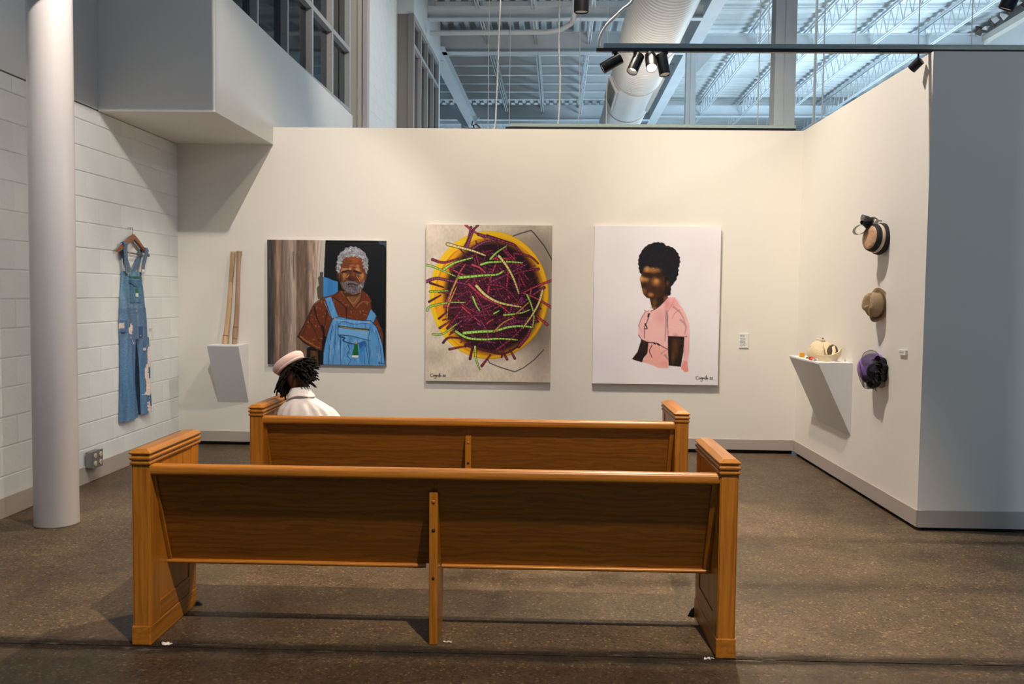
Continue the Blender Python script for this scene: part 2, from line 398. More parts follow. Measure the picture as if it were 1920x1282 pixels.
# far and right walls of the hall
r = MB(); bbox_mb(r, -12, 9.2, 31.5, 31.7, 0, 7.4)
tag(r.build('wall_hall_far', M['steel']), kind='structure')
r = MB(); bbox_mb(r, 8.5, 8.7, 8.0, 31.5, 0, 6.62)
tag(r.build('wall_hall_right', M['upper']), kind='structure')
r = MB(); bbox_mb(r, 8.36, 8.5, 8.0, 31.5, 6.60, 6.72)
tag(r.build('trim_10', M['beige']), kind='structure')
r = MB(); bbox_mb(r, 8.6, 8.8, 8.0, 31.5, 6.63, 7.4)
tag(r.build('wall_hall_right_top', M['dim']), kind='structure')
# torn insulation hanging along the top of the right wall
ins = MB()
for k in range(70):
    d = 15.5 + k * .19 + random.uniform(-.1, .1); s_ = random.uniform(.06, .15)
    c = Vector(B(8.18 + random.uniform(-.06, .1), d, 6.80 + random.uniform(-.12, .05)))
    pts = []
    for j in range(10):
        v = Vector((random.gauss(0, 1), random.gauss(0, 1), random.gauss(0, .8))).normalized() * s_ * random.uniform(.5, 1); pts.append(c + v)
    bm = bmesh.new(); vs = [bm.verts.new(p) for p in pts]; bmesh.ops.convex_hull(bm, input=vs); bm.verts.index_update()
    ins.mi = 0 if random.random() < .5 else 1
    ins.add([v.co for v in bm.verts], [tuple(v.index for v in f.verts) for f in bm.faces]); bm.free()
M['ins_w'] = plain('pale_insulation', (.52, .50, .48), .9, var=.4, scale=9); M['ins_d'] = plain('brown_insulation', (.10, .07, .055), .95, var=.5, scale=9)
tag(ins.build('insulation', [M['ins_w'], M['ins_d']]), 'ragged torn insulation along the top of the far right wall under the roof', 'insulation', kind='stuff')

# ------------------------------------------------------------------ roof: deck, girders, purlins, trusses
def deck(name, a0, a1, d0, d1, z, per, amp, along):
    m = MB(); vs = []; prof = []
    x = a0 if along == 'd' else d0; end = a1 if along == 'd' else d1; k = 0
    seq = [(0, 0), (.38, 0), (.48, 1), (.9, 1)]
    while x < end:
        for t, h in seq: prof.append((x + t * per, z + h * amp))
        x += per
    for p, h in prof:
        if along == 'd': vs += [B(p, d0, h), B(p, d1, h)]
        else: vs += [B(a0, p, h), B(a1, p, h)]
    n = len(prof)
    m.add(vs, [(2 * i, 2 * i + 1, 2 * i + 3, 2 * i + 2) for i in range(n - 1)])
    return tag(m.build(name, M['deck']), kind='structure')
deck('ceiling_deck', -9, 2.6, 11.5, 31.5, 6.90, .22, .06, 'd')
deck('ceiling_deck_right', 2.6, 8.9, 11.5, 31.5, 7.02, .32, .03, 'a')
deck('ceiling_deck_gallery', -9, 9, -5, 11.6, 7.16, .32, .05, 'a')
def steel(name, mb, label, cat, group=None, mat='steel', bevel=0, smooth=False):
    return tag(mb.build(name, M[mat], bevel=bevel, smooth=smooth), label, cat, group)
def ibeam_along_a(a0, a1, d, z0, h, w, t=.02):
    m = MB(); bbox_mb(m, a0, a1, d - w / 2, d + w / 2, z0, z0 + t); bbox_mb(m, a0, a1, d - t / 2, d + t / 2, z0 + t, z0 + h - t); bbox_mb(m, a0, a1, d - w / 2, d + w / 2, z0 + h - t, z0 + h); return m
def ibeam_along_d(a, d0, d1, z0, h, w, t=.02):
    m = MB(); bbox_mb(m, a - w / 2, a + w / 2, d0, d1, z0, z0 + t); bbox_mb(m, a - t / 2, a + t / 2, d0, d1, z0 + t, z0 + h - t); bbox_mb(m, a - w / 2, a + w / 2, d0, d1, z0 + h - t, z0 + h); return m
steel('roof_girder', ibeam_along_a(-9, 2.45, 18.55, 6.30, .40, .22), 'deep white steel girder crossing the hall above the hanging track spotlights', 'girder')
steel('roof_girder', ibeam_along_a(-9, 2.45, 25.6, 6.30, .40, .22), 'farthest white cross girder just above the top of the gallery back wall', 'girder')
steel('roof_girder', ibeam_along_a(-2.36, 2.45, 16.3, 6.30, .22, .16), 'slimmer white cross beam nearest the top edge of the picture left of the duct', 'girder')
steel('roof_girder', ibeam_along_d(2.56, 12, 31.4, 6.31, .42, .24), 'white steel girder running lengthwise just right of the round duct', 'girder')
steel('roof_girder', ibeam_along_d(-2.40, 18.05, 25.4, 6.02, .30, .20), 'white steel beam running back from the corner of the far dark windows', 'girder')
steel('roof_girder', ibeam_along_a(2.66, 8.4, 18.9, 6.46, .30, .16), 'white cross girder behind the nearer steel column on the right', 'girder')
steel('roof_girder', ibeam_along_a(2.66, 8.4, 25.9, 6.46, .30, .16), 'farthest white cross beam of the bright right hand bay', 'girder')
# columns
def icol(a, d, w, z1, label):
    m = MB(); t = .016
    bbox_mb(m, a - w / 2, a + w / 2, d - w / 2, d - w / 2 + t, 0, z1); bbox_mb(m, a - w / 2, a + w / 2, d + w / 2 - t, d + w / 2, 0, z1); bbox_mb(m, a - .012, a + .012, d - w / 2 + t, d + w / 2 - t, 0, z1)
    bbox_mb(m, a - .008, a + .004, d - w / 2 - .006, d - w / 2, 0, z1)
    return steel('steel_column', m, label, 'column', 'white steel columns of the hall')
icol(2.225, 9.42, .205, 7.02, 'nearer white steel column rising behind the right end of the back wall')
icol(2.535, 18.3, .19, 6.29, 'slim white steel column under the lengthwise girder right of the duct')
icol(-2.62, 25.3, .20, 6.29, 'small far white steel column at the end of the beam by the dark windows')
# gusset plates at column heads
g = MB(); g.hexa([B(2.65, 18.30, 6.29), B(3.05, 18.30, 6.29), B(2.65, 18.30, 5.85)], [B(2.65, 18.33, 6.29), B(3.05, 18.33, 6.29), B(2.65, 18.33, 5.85)])
steel('gusset_plate', g, 'triangular white gusset plate right of the slim far column head', 'plate')
g = MB(); g.hexa([B(-2.90, 25.15, 6.29), B(-2.2, 25.15, 6.29), B(-2.55, 25.15, 5.95)], [B(-2.90, 25.18, 6.29), B(-2.2, 25.18, 6.29), B(-2.55, 25.18, 5.95)])
steel('gusset_plate', g, 'white gusset plate on the small far column left of the back wall top', 'plate')
# purlins of the left bay
plab = ['white purlin nearest the camera under the left deck, close to the top edge', 'second white purlin from the camera under the left deck', 'white purlin just in front of the slim cross beam', 'white purlin between the slim cross beam and the deep girder'] + ['%s white purlin behind the deep girder of the left bay' % w for w in ('first', 'second', 'third', 'fourth', 'fifth', 'sixth', 'seventh')] + ['first white purlin beyond the farthest cross girder', 'second white purlin beyond the farthest cross girder', 'last white purlin visible over the back wall top']
k = -1
for d in (13.6, 14.5, 15.4, 17.2, 19.35, 20.2, 21.1, 22.0, 22.9, 23.8, 24.7, 26.5, 27.4, 28.3):
    k += 1
    m = MB(); bbox_mb(m, -2.36 if d < 18 else -6.5, 2.53, d - .03, d + .03, 6.70, 6.895); bbox_mb(m, -2.36 if d < 18 else -6.5, 2.53, d - .05, d + .05, 6.68, 6.70)
    steel('roof_purlin', m, plab[k], 'purlin', 'roof purlins of the left bay')
# bar trusses
def truss(a, d0, d1, z0, z1, label, group, pitch=.42, deep=True):
    t = thing('bar_truss', label, 'truss', B(a, d0, z0), group)
    m = MB()
    for s_ in (-.028, .028): bbox_mb(m, a + s_ - .012, a + s_ + .012, d0, d1, z1 - .035, z1)
    bbox_mb(m, a - .05, a + .05, d0, d1, z1, z1 + .012); m.build('top_chord', M['steel'], t)
    m = MB()
    for s_ in (-.026, .026): m.tube([B(a + s_, d0, z0), B(a + s_, d1, z0)], .013, 8)
    m.build('bottom_chord', M['steel'], t)
    d = d0; up = True
    while d + pitch / 2 < d1:
        za, zb = (z0, z1 - .02) if up else (z1 - .02, z0)
        MB().tube([B(a, d, za), B(a, d + pitch / 2, zb)], .010, 6).build('web_bar', M['steel'], t)
        d += pitch / 2; up = not up
    return t
for a, lab in ((3.90, 'first white bar truss right of the lengthwise girder beside the slim column'), (5.03, 'second white bar truss in the bright bay behind the nearer column'),
               (6.17, 'third white bar truss in the bright bay right of the nearer column'), (7.28, 'rightmost white bar truss running beside the ragged insulation')):
    truss(a, 14.6, 28.2, 6.50, 6.93, lab, 'bar trusses of the right bay')
for a, lab in ((-1.47, 'leftmost open bar truss under the deck, nearest the dark windows'), (-.50, 'middle open bar truss under the deck above the bowl painting'), (.54, 'open bar truss just left of the round duct')):
    truss(a, 14.9, 26.3, 6.48, 6.66, lab, 'bar trusses of the left bay', .36)
# thin cross bracing lines in the right bay
for d, w in ((16.6, 'nearest'), (17.9, 'second nearest'), (20.5, 'middle'), (21.9, 'second farthest'), (23.5, 'farthest')):
    m = MB().tube([B(2.7, d, 6.972), B(8.2, d, 6.972)], .016, 6)
    steel('bracing_rod', m, w + ' of the thin white rods crossing above the right bay trusses', 'rod', 'cross rods of the right bay')
# sprinkler pipe in left bay
m = MB().tube([B(.20, 14.3, 6.15), B(.20, 15.7, 6.15), B(.16, 15.9, 6.12), B(.0, 16.0, 6.05), B(-.25, 16.05, 6.02), B(-2.3, 16.1, 6.02)], .045, 10)
steel('ceiling_pipe', m, 'white pipe with an elbow at the top edge between the left trusses', 'pipe', smooth='auto')

# ------------------------------------------------------------------ round air duct
du = thing('air_duct', 'large round white spiral air duct running away above the track spotlights', 'duct', B(1.32, 11, 5.345))
R_ = .435; ds = [10.4, 13.7, 16.0, 18.4, 20.9, 23.4, 26.4, 30.5]
def ductprof(d0, d1):
    pr = []; x = d0; 
    while x < d1 - .02:
        pr += [(R_, x), (R_, x + .085), (R_ + .004, x + .093), (R_ + .004, x + .102)]; x += .11
    pr += [(R_, d1)]; return pr
axd = Vector(B(0, 1, 0)) - Vector(B(0, 0, 0)); o0 = Vector(B(1.32, 0, 5.345))
for i in range(len(ds) - 1):
    pr = ductprof(ds[i], ds[i + 1]) if ds[i] < 16 else [(R_, ds[i]), (R_, ds[i + 1])]
    MB().lathe(pr, o0, axd, 40).build('duct_section', M['duct'], du, smooth='auto', angle=50)
    MB().lathe([(R_ + .003, ds[i + 1] - .02), (R_ + .012, ds[i + 1] - .018), (R_ + .012, ds[i + 1] + .018), (R_ + .003, ds[i + 1] + .02)], o0, axd, 40, cap=False).build('joint_ring', M['duct'], du, smooth=True)
M['grille'] = plain('duct_grille', (.42, .41, .39), .6)
for sgn, ang in ((-1, 205), (1, -28)):
    th = math.radians(ang); c, s_ = math.cos(th), math.sin(th)
    def G(u, dd, h, c=c, s_=s_): return B(1.32 + c * (R_ + h) - s_ * u, dd, 5.345 + s_ * (R_ + h) + c * u)
    f = MB()
    for (u0, u1, d0, d1) in ((-.15, .15, 16.2, 16.26), (-.15, .15, 17.74, 17.8), (-.15, -.12, 16.26, 17.74), (.12, .15, 16.26, 17.74)):
        f.box(u0, u1, d0, d1, -.03, .035, tf=lambda u, dd, h: G(u, dd, h))
    gf = f.build('vent_frame', M['duct'], du)
    f = MB(); f.box(-.12, .12, 16.26, 17.74, -.02, .012, tf=lambda u, dd, h: G(u, dd, h))
    for k in range(12): f.box(-.115 + k * .02, -.109 + k * .02, 16.26, 17.74, .012, .026, tf=lambda u, dd, h: G(u, dd, h))
    f.build('vent_louvre', M['grille'], du)

# ------------------------------------------------------------------ lighting tracks and spotlights
def rail(label, x0, x1, y, z, hang=()):
    t = thing('lighting_track', label, 'track', (x0, y, z))
    MB().box(x0, x1, y - .018, y + .018, z, z + .021).build('track_channel', M['black'], t, bevel=.002)
    m = MB(); m.box(x0 + .045, x1, y - .02, y + .02, z + .021, z + .025); m.box(x0 + .045, x1, y - .02, y - .016, z + .025, z + .050); m.box(x0 + .045, x1, y + .016, y + .02, z + .025, z + .050)
    m.build('strut', M['strut'], t)
    for x, top in hang: MB().tube([(x, y, z + .03), (x, y, top)], .003, 6).build('hanger_rod', M['cable'], t)
    return t
Z1 = 3.052
rail('dark lighting track with four spotlights jutting left from the wall end', .356, 5.2, -2.75, Z1, [(1.45, 6.9), (2.0, 6.9)])
rail('dark lighting track lying along the top of the gallery back wall', -.324, 2.40, .024, Z1)
rail('lighting track overhead above the frame carrying the black cylinder spotlights', -1.6, 3.2, -4.3, 3.09, [(-1.2, 6.9), (.9, 6.9), (2.9, 6.9)])
M['lamp_w'] = NT('lamp_glow').m
def emit(name, col, st):
    n = NT(name); e = n.n('ShaderNodeEmission'); e.inputs[0].default_value = (*col, 1); e.inputs[1].default_value = st
    n.l(e.outputs[0], n.out.inputs[0]); return n.m
M['lamp_hot'] = emit('bright_lamp_lens', (1, .95, .86), 14); M['lamp_mid'] = emit('warm_lamp_lens', (1, .90, .78), 2.2)
M['inner'] = plain('white_reflector', (.75, .72, .68), .3)
def spotlight(label, stem, back, direc, length=.135, rad=.036, lens='lamp_mid', light=None, group='track spotlights', ztop=Z1):
    t = thing('track_spotlight', label, 'spotlight', stem, group)
    b = Vector(back); d = Vector(direc).normalized()
    MB().box(stem[0] - .018, stem[0] + .018, stem[1] - .016, stem[1] + .016, ztop - .014, ztop - .001).build('track_adapter', M['black'], t, bevel=.003)
    MB().tube([(stem[0], stem[1], ztop - .012), (stem[0], stem[1], b.z - .002), tuple(b + d * .03)], .006, 8).build('stem', M['black'], t)
    MB().lathe([(rad * .55, -.004), (rad * .95, 0), (rad, .006), (rad, length), (rad * .93, length + .002), (rad * .90, length - .004), (rad * .80, length - .03)], b, d, 28, cap=False).build('housing', M['black'], t, smooth='auto')
    MB().lathe([(0, 0), (rad * .55, -.004)], b, d, 28, cap=False).build('back_plate', M['black'], t)
    MB().lathe([(rad * .90, length - .004), (rad * .62, length - .028)], b, d, 28, cap=False).build('reflector', M['inner'], t, smooth=True)
    MB().lathe([(0.0, length - .026), (rad * .62, length - .028)], b, d, 28, cap=False).build('lens', M[lens], t, smooth=True)
    if light:
        o = spot('spotlight_beam', tuple(b + d * (length + .005)), tuple(b + d * 3), light[0], light[1], light[2], light[3] if len(light) > 3 else WARM, .02)
    return t
yT = -2.75
spotlight('leftmost of the four hanging track spotlights, tipped almost level to the left', (.475, yT, 3.0), (.515, yT, 3.015), (-.86, .02, -.50), light=(60, 50, .6, NEUT))
spotlight('second hanging track spotlight, tilted down left showing its open lens', (.612, yT, 3.0), (.63, yT, 3.028), (-.36, -.42, -.84), light=(110, 60, .7))
spotlight('glaring hanging track spotlight whose lit lens faces the camera', (.70, yT, 3.0), (.702, yT, 3.030), (.0, -.66, -.75), lens='lamp_hot', light=(150, 60, .7))
spotlight('rightmost of the four hanging track spotlights, pointing nearly straight down', (.796, yT, 3.0), (.772, yT, 3.035), (.16, -.18, -.95), light=(70, 60, .7))
spotlight('black cylinder spotlight cut by the top edge above the round duct', (.19, -4.3, 3.05), (.19, -4.3, 2.985), (.0, .05, -1), length=.150, ztop=3.09, group='overhead cylinder spotlights')
spotlight('black spotlight cut by the top right corner of the picture', (2.22, -4.3, 3.05), (2.24, -4.28, 3.005), (-.28, .25, -.93), length=.145, ztop=3.09, group='overhead cylinder spotlights')
# lamp above the frame that lights the left corner; flap added to keep the beam off the soffit face
t = thing('barn_door_lamp', 'black lamp hanging unseen above the pews, with an added flap blocking its beam', 'lamp', (-1.84, -4.10, 4.2))
Lp = Vector((-1.84, -4.03, 4.2)); Ld = Vector((-1.36, 3.43, -3.2)).normalized()
MB().lathe([(0, -.22), (.05, -.215), (.055, -.20), (.055, -.012), (.050, -.010), (.045, -.02), (0, -.03)], Lp, Ld, 28).build('housing', M['black'], t, smooth='auto')
MB().tube([tuple(Lp - Ld * .15 + Vector((0, 0, .03))), (-1.80, -4.12, 4.5), (-1.80, -4.12, 7.15)], .008, 8).build('stem', M['black'], t)
fp = [(-.085, -.161), (-.197, -.161), (-.486, -.395), (-.486, .16), (-.085, .16)]
m = MB(); m.hexa([(Lp.x + a, Lp.y + .30, Lp.z + b) for a, b in fp], [(Lp.x + a, Lp.y + .302, Lp.z + b) for a, b in fp]); fl_ = m.build('beam_flag', M['black'], t)  # flap outline cut to shade the soffit front and upper left wall
MB().tube([tuple(Lp + Vector((-.03, .0, .06))), (Lp.x - .15, Lp.y + .15, Lp.z + .16), (Lp.x - .2, Lp.y + .301, Lp.z + .14)], .005, 6).build('flag_arm', M['black'], t)
# small heads standing on the wall tops
t = thing('clamp_spotlight', 'small black lamp clip on top of the back wall left of its track', 'lamp', (-.62, .05, 3.05))
MB().tube([(-.62, .05, 3.051), (-.63, .05, 3.09), (-.60, .05, 3.10), (-.56, .05, 3.06)], .008, 8).build('clip_arm', M['black'], t)
MB().tube([(-.645, .05, 3.085), (-.638, .05, 3.13)], .007, 8).build('clip_lever', M['black'], t)
MB().box(-.68, -.56, .02, .09, 3.0505, 3.062).build('clip_foot', M['black'], t, bevel=.004)
t = thing('clamp_spotlight', 'small black spotlight head peeking over the right wall near its outer corner', 'lamp', (2.42, -2.62, 2.99))
MB().tube([(2.40, -2.75, 3.05), (2.40, -2.75, 3.02)], .006, 8).build('stem', M['black'], t)
MB().lathe([(.02, 0), (.03, .004), (.03, .08), (.026, .08)], (2.43, -2.72, 3.02), (-.5, .6, -.6), 20).build('housing', M['black'], t, smooth='auto')
# cables
def cable(pts, r, label, name='hanging_cable', cat='cable', group=None, n=8, mat='cable'):
    P = [Vector(p) for p in pts]; out = []
    for i in range(len(P) - 1):
        p0, p1, p2, p3 = P[max(i - 1, 0)], P[i], P[i + 1], P[min(i + 2, len(P) - 1)]
        for k in range(6):
            t = k / 6; out.append(.5 * ((2 * p1) + (p2 - p0) * t + (2 * p0 - 5 * p1 + 4 * p2 - p3) * t * t + (3 * p1 - p0 - 3 * p2 + p3) * t ** 3))
    out.append(P[-1])
    return tag(MB().tube(out, r, n).build(name, M[mat], smooth=True), label, cat, group)
cable([(.372, -2.75, 3.082), (.378, -2.75, 3.14), (.42, -2.75, 3.22), (.51, -2.75, 3.31), (.60, -2.75, 3.42), (.64, -2.74, 3.8), (.66, -2.7, 5.0), (.66, -2.6, 6.8)], .010, 'thick white flex curving down to the left end of the hanging track')
cable([B(-.86, 9.9, 3.15), B(-.72, 9.9, 3.25), B(-.69, 9.9, 3.6), B(-.66, 9.9, 4.6), B(-.60, 10.2, 6.9)], .009, 'cream flex dropping to the left end of the back wall track', group=None)
cable([B(-.10, 9.9, 3.10), B(-.03, 9.9, 3.3), B(-.01, 9.9, 3.8), B(-.03, 9.9, 4.4), B(.0, 10.1, 6.9)], .009, 'cream flex dropping behind the back wall above the bowl painting')
for i, (a, d, lab) in enumerate(((-1.18, 15.0, 'thin white wire hanging just right of the leftmost open truss'), (-.89, 16.0, 'thin white wire hanging between the leftmost and middle open trusses'), (.30, 15.2, 'thin white wire hanging left of the open truss beside the duct'),
      (.72, 14.6, 'thin white wire hanging close along the left flank of the duct'), (3.08, 14.6, 'thin white wire hanging right of the lengthwise girder'), (3.5, 15.0, 'thin white wire hanging left of the nearer steel column'), (5.5, 14.6, 'thin white wire hanging above the inner corner of the right wall'), (6.17, 14.3, 'thin white wire hanging above the sloping top of the right wall'))):
    tag(MB().tube([B(a, d, 6.45), B(a, d, 3.5)], .006 if a < 2.5 else .009, 6).build('suspension_wire', M['cable']), lab, 'wire', 'hanging roof wires')
for a, d, rr in ((4.05, 15.0, .022), (4.18, 15.0, .012)):
    tag(MB().tube([B(a, d, 6.55), B(a, d, 3.0)], rr, 8).build('hanging_conduit', M['cable']), ('thicker' if rr > .02 else 'thinner') + ' of the two vertical white conduits hanging right of the nearer column', 'conduit', 'paired hanging conduits')

# ------------------------------------------------------------------ round column by the left wall
t = thing('round_column', 'thick round white column standing in front of the left block wall', 'column', (-3.045, -3.04, 0))
MB().lathe([(.1335, .0), (.1335, .012), (.1325, .03), (.1325, 7.0)], (-3.045, -3.04, .0005), (0, 0, 1), 64).build('shaft', M['column'], t, smooth='auto')
M['caulk'] = plain('dirty_caulk', (.20, .16, .12), .8)
MB().lathe([(.1336, .0), (.139, .0), (.1345, .008), (.1336, .008)], (-3.045, -3.04, .0008), (0, 0, 1), 64).build('base_seal', M['caulk'], t, smooth=True)

# ------------------------------------------------------------------ pews
def pew(x0, x1, y, label, scuff=False):
    t = thing('pew', label, 'pew', (x0, y, 0), 'oak pews facing the paintings')
    Lw = x1 - x0; TH = .068
    def X(u): return x0 + u
    for side, u0 in ((0, 0.0), (1, Lw - TH)):
        u1 = u0 + TH
        e = MB()
        Y = lambda f, z: y + f
        poly = [(0.0, .0), (.505, .0), (.560, .775), (0.0, .775)]
        e.hexa([(X(u0), y + a, z) for a, z in poly], [(X(u1), y + a, z) for a, z in poly])
        ep = e.build('end_panel', M['oak_z'], t, bevel=.004)
        # plinth collar around the foot
        q = .007; m = MB()
        m.hexa([(X(u0 - q), y - q, 0.0005), (X(u1 + q), y - q, .0005), (X(u1 + q), y + .512, .0005), (X(u0 - q), y + .512, .0005)],
               [(X(u0 - q), y - q, .082), (X(u1 + q), y - q, .082), (X(u1 + q), y + .518, .082), (X(u0 - q), y + .518, .082)])
        m.build('plinth', M['oak_y'], ep, bevel=.004)
        # raised frame on both faces of the end panel: rear stile, front stile, low rail
        for fu, sgn in ((u0, -1), (u1, 1)):
            m = MB(); th = .004
            def pl(pts, m=m, fu=fu, sgn=sgn): m.hexa([(X(fu), y + a, z) for a, z in pts], [(X(fu + sgn * th), y + a, z) for a, z in pts])
            pl([(.002, .083), (.095, .083), (.095, .765), (.002, .765)]); m.build('rear_stile', M['oak_z'], ep, bevel=.0015)
            m = MB()
            def pl(pts, m=m, fu=fu, sgn=sgn): m.hexa([(X(fu), y + a, z) for a, z in pts], [(X(fu + sgn * th), y + a, z) for a, z in pts])
            pl([(.42, .083), (.508, .083), (.555, .765), (.467, .765)]); m.build('front_stile', M['oak_z'], ep, bevel=.0015)
            m = MB()
            def pl(pts, m=m, fu=fu, sgn=sgn): m.hexa([(X(fu), y + a, z) for a, z in pts], [(X(fu + sgn * th), y + a, z) for a, z in pts])
            pl([(.096, .083), (.419, .083), (.425, .160), (.096, .160)]); m.build('low_rail', M['oak_y'], ep, bevel=.0015)
        # moulded cap: stepped rings
        prof = [(.766, .002), (.768, .007), (.774, .009), (.780, .007), (.782, .001), (.785, .002), (.788, .009), (.796, .011), (.802, .008), (.804, .002), (.808, .002), (.812, .010), (.817, .012), (.831, -.006), (.833, -.010)]
        m = MB(); m.rings([[(X(u0 - q), y - q, z), (X(u1 + q), y - q, z), (X(u1 + q), y + .562 + q, z), (X(u0 - q), y + .562 + q, z)] for z, q in prof])
        m.build('cap_moulding', M['oak_y'], ep, bevel=.0012, seg=1)
    a, b = TH + .0005, Lw - TH - .0005
    # nosed top rail
    sec = []
    for k in range(24):
        th = 2 * PI * k / 24; c, s_ = math.cos(th), math.sin(th)
        sec.append((.036 + .030 * abs(c) ** .6 * (1 if c > 0 else -1), .742 + .024 * abs(s_) ** .7 * (1 if s_ > 0 else -1)))
    MB().rings([[(X(u), y + p, z) for p, z in sec] for u in (a, b)]).build('top_rail', M['oak_x'], t, smooth='auto')
    bt, bb = (.040, .722), (.205, .312)          # rear face of the sloping back: top and bottom
    mid = Lw * .50
    d = Vector((bb[0] - bt[0], bb[1] - bt[1])).normalized(); nrm = Vector((-d.y, d.x))     # towards the seat
    if nrm.x < 0: nrm = -nrm
    def slope(u0, u1, s0, s1, off, th):
        Ln = math.hypot(bb[0] - bt[0], bb[1] - bt[1])
        p0 = Vector(bt) + d * s0 * Ln + nrm * off; p1 = Vector(bt) + d * s1 * Ln + nrm * off
        pts = [p0, p1, p1 + nrm * th, p0 + nrm * th]
        return [[(X(u), y + p.x, p.y) for p in pts] for u in (u0, u1)]
    MB().rings(slope(a, mid - .0006, 0, 1, 0, .020)).build('back_panel', M['oak_panel'], t)
    MB().rings(slope(mid + .0006, b, 0, 1, 0, .020)).build('back_panel', M['oak_panel'], t)
    MB().rings(slope(a, a + .016, -.01, .985, -.012, .0115)).build('side_batten', M['oak_z'], t, bevel=.003)
    MB().rings(slope(b - .030, b, -.01, .985, -.012, .0115)).build('side_batten', M['oak_z'], t, bevel=.003)
    for u0, u1 in ((a, mid - .048), (mid + .022, b - .0)):
        m = MB(); m.rings([[(X(u), y + .198 + .013 * math.cos(q * PI / 8), .304 + .010 * math.sin(q * PI / 8)) for q in range(16)] for u in (u0, u1)])
        m.build('bottom_bead', M['oak_x'], t, smooth='auto')
    # seat
    sp = [(.225, .315), (.572, .332), (.584, .340), (.588, .350), (.584, .358), (.572, .362), (.222, .342)]
    MB().rings([[(X(u), y + p, z) for p, z in sp] for u in (a, b)]).build('seat', M['oak_x'], t, bevel=.002)
    # centre support with dowel plugs
    cu = mid - .018
    pl = [(.070, .0005), (.290, .0005), (.300, .314), (.226, .312), (.212, .300), (.066, .660), (.044, .664), (.050, .45)]
    m = MB(); m.hexa([(X(cu), y + p, z) for p, z in pl], [(X(cu + .036), y + p, z) for p, z in pl])
    cs = m.build('centre_support', M['oak_z'], t, bevel=.003)
    for z, yy, mat in ((.622, .0435, 'plug'), (.500, .0475, 'hole'), (.292, .0575, 'hole')):
        MB().lathe([(0, .004), (.007, .003), (.009, 0), (.009, -.01)], (X(cu + .018), y + yy + .002, z), (0, -1, 0), 14).build('dowel_plug', M[mat], cs, smooth=True)
    return t
pw1 = pew(-1.682, .832, -4.973, 'nearest oak pew, empty, closest to the camera')
if True:   # small chrome clip on the nearest pew's right end and grey floor clips at its feet
    M['clip'] = plain('grey_clip', (.42, .40, .38), .4, .6)
pew(-1.668, .878, -3.45, 'farther oak pew with a person in white sitting at its left end')
M['tissue'] = plain('crumpled_clear_plastic', (.62, .60, .57), .25)
def scrap(x, y, s_, label):
    m = MB(); bm = bmesh.new()
    for k in range(3):
        vs = []
        for j in range(12):
            v = Vector((random.gauss(0, 1), random.gauss(0, 1), abs(random.gauss(0, .7)))).normalized() * s_ * random.uniform(.4, 1)
            vs.append(bm.verts.new((x + (k - 1) * s_ * .8 + v.x * .7, y + random.uniform(-.3, .3) * s_ + v.y * .5, .0008 + max(0, v.z) * .8)))
        bmesh.ops.convex_hull(bm, input=vs)
    bm.verts.index_update(); m.add([v.co for v in bm.verts], [tuple(v.index for v in f.verts) for f in bm.faces]); bm.free()
    return tag(m.build('plastic_scrap', M['tissue']), label, 'scrap')
scrap(-1.545, -4.965, .020, 'crumpled scrap of clear plastic on the floor by the near pew left foot')
scrap(-.365, -4.875, .016, 'tiny plastic scrap by the middle support of the near pew')
scrap(.728, -4.99, .016, 'tiny plastic scrap by the right foot of the near pew')
m = MB(); m.hexa([(-1.602, -4.49, .0006), (-1.575, -4.478, .0006), (-1.578, -4.462, .0006), (-1.602, -4.47, .0006)], [(-1.602, -4.487, .022), (-1.59, -4.478, .014), (-1.592, -4.466, .014), (-1.602, -4.472, .022)])
tag(m.build('floor_bracket', M['black']), 'small dark floor bracket at the front foot of the near pew left end', 'bracket')
m = MB(); m.hexa([(.722, -4.485, .0006), (.754, -4.485, .0006), (.754, -4.465, .0006), (.728, -4.465, .0006)], [(.738, -4.483, .030), (.754, -4.483, .040), (.754, -4.470, .040), (.742, -4.468, .030)])
tag(m.build('floor_bracket', M['black']), 'small dark floor bracket at the front foot of the near pew right end', 'bracket')

# ------------------------------------------------------------------ wedge pedestals on the walls
def wedge(label, pts_top, pts_bot, inside):
    # pts_top: wall edge a, wall edge b, front b, front a ; pts_bot: a, b on the wall
    m = MB(); a, b, c, d = pts_top; e, f = pts_bot
    m.add([a, b, c, d, e, f], [(0, 1, 2, 3), (0, 3, 4), (1, 5, 2), (3, 2, 5, 4), (0, 4, 5, 1)])
    t = thing('wall_pedestal', label, 'pedestal', ((e[0] + f[0]) / 2, (e[1] + f[1]) / 2, e[2]))
    m.build('wedge_body', M['pedestal'], t, bevel=.0015)
    A = Vector(a); Bv = Vector(b); Cv = Vector(c); Dv = Vector(d); n = Vector((0, 0, .012))
    MB().hexa([A, Bv, Cv, Dv], [A + n, Bv + n, Cv + n, Dv + n]).build('top_board', M['pedestal'], t, bevel=.001)
    return t
wedge('white wedge shaped wall pedestal under two wooden handles', [(-3.078, -.0008, .972), (-2.780, -.0008, .972), (-2.780, -.29, .972), (-3.078, -.29, .972)], [(-3.078, -.0008, .415), (-2.780, -.0008, .415)], None)
wedge('wide white wedge wall pedestal below the beige bag on the right wall', [(XR - .0008, -1.53, .974), (XR - .0008, -.70, .974), (XR - .265, -.70, .974), (XR - .265, -1.53, .974)], [(XR - .0008, -1.53, .415), (XR - .0008, -.70, .415)], None)

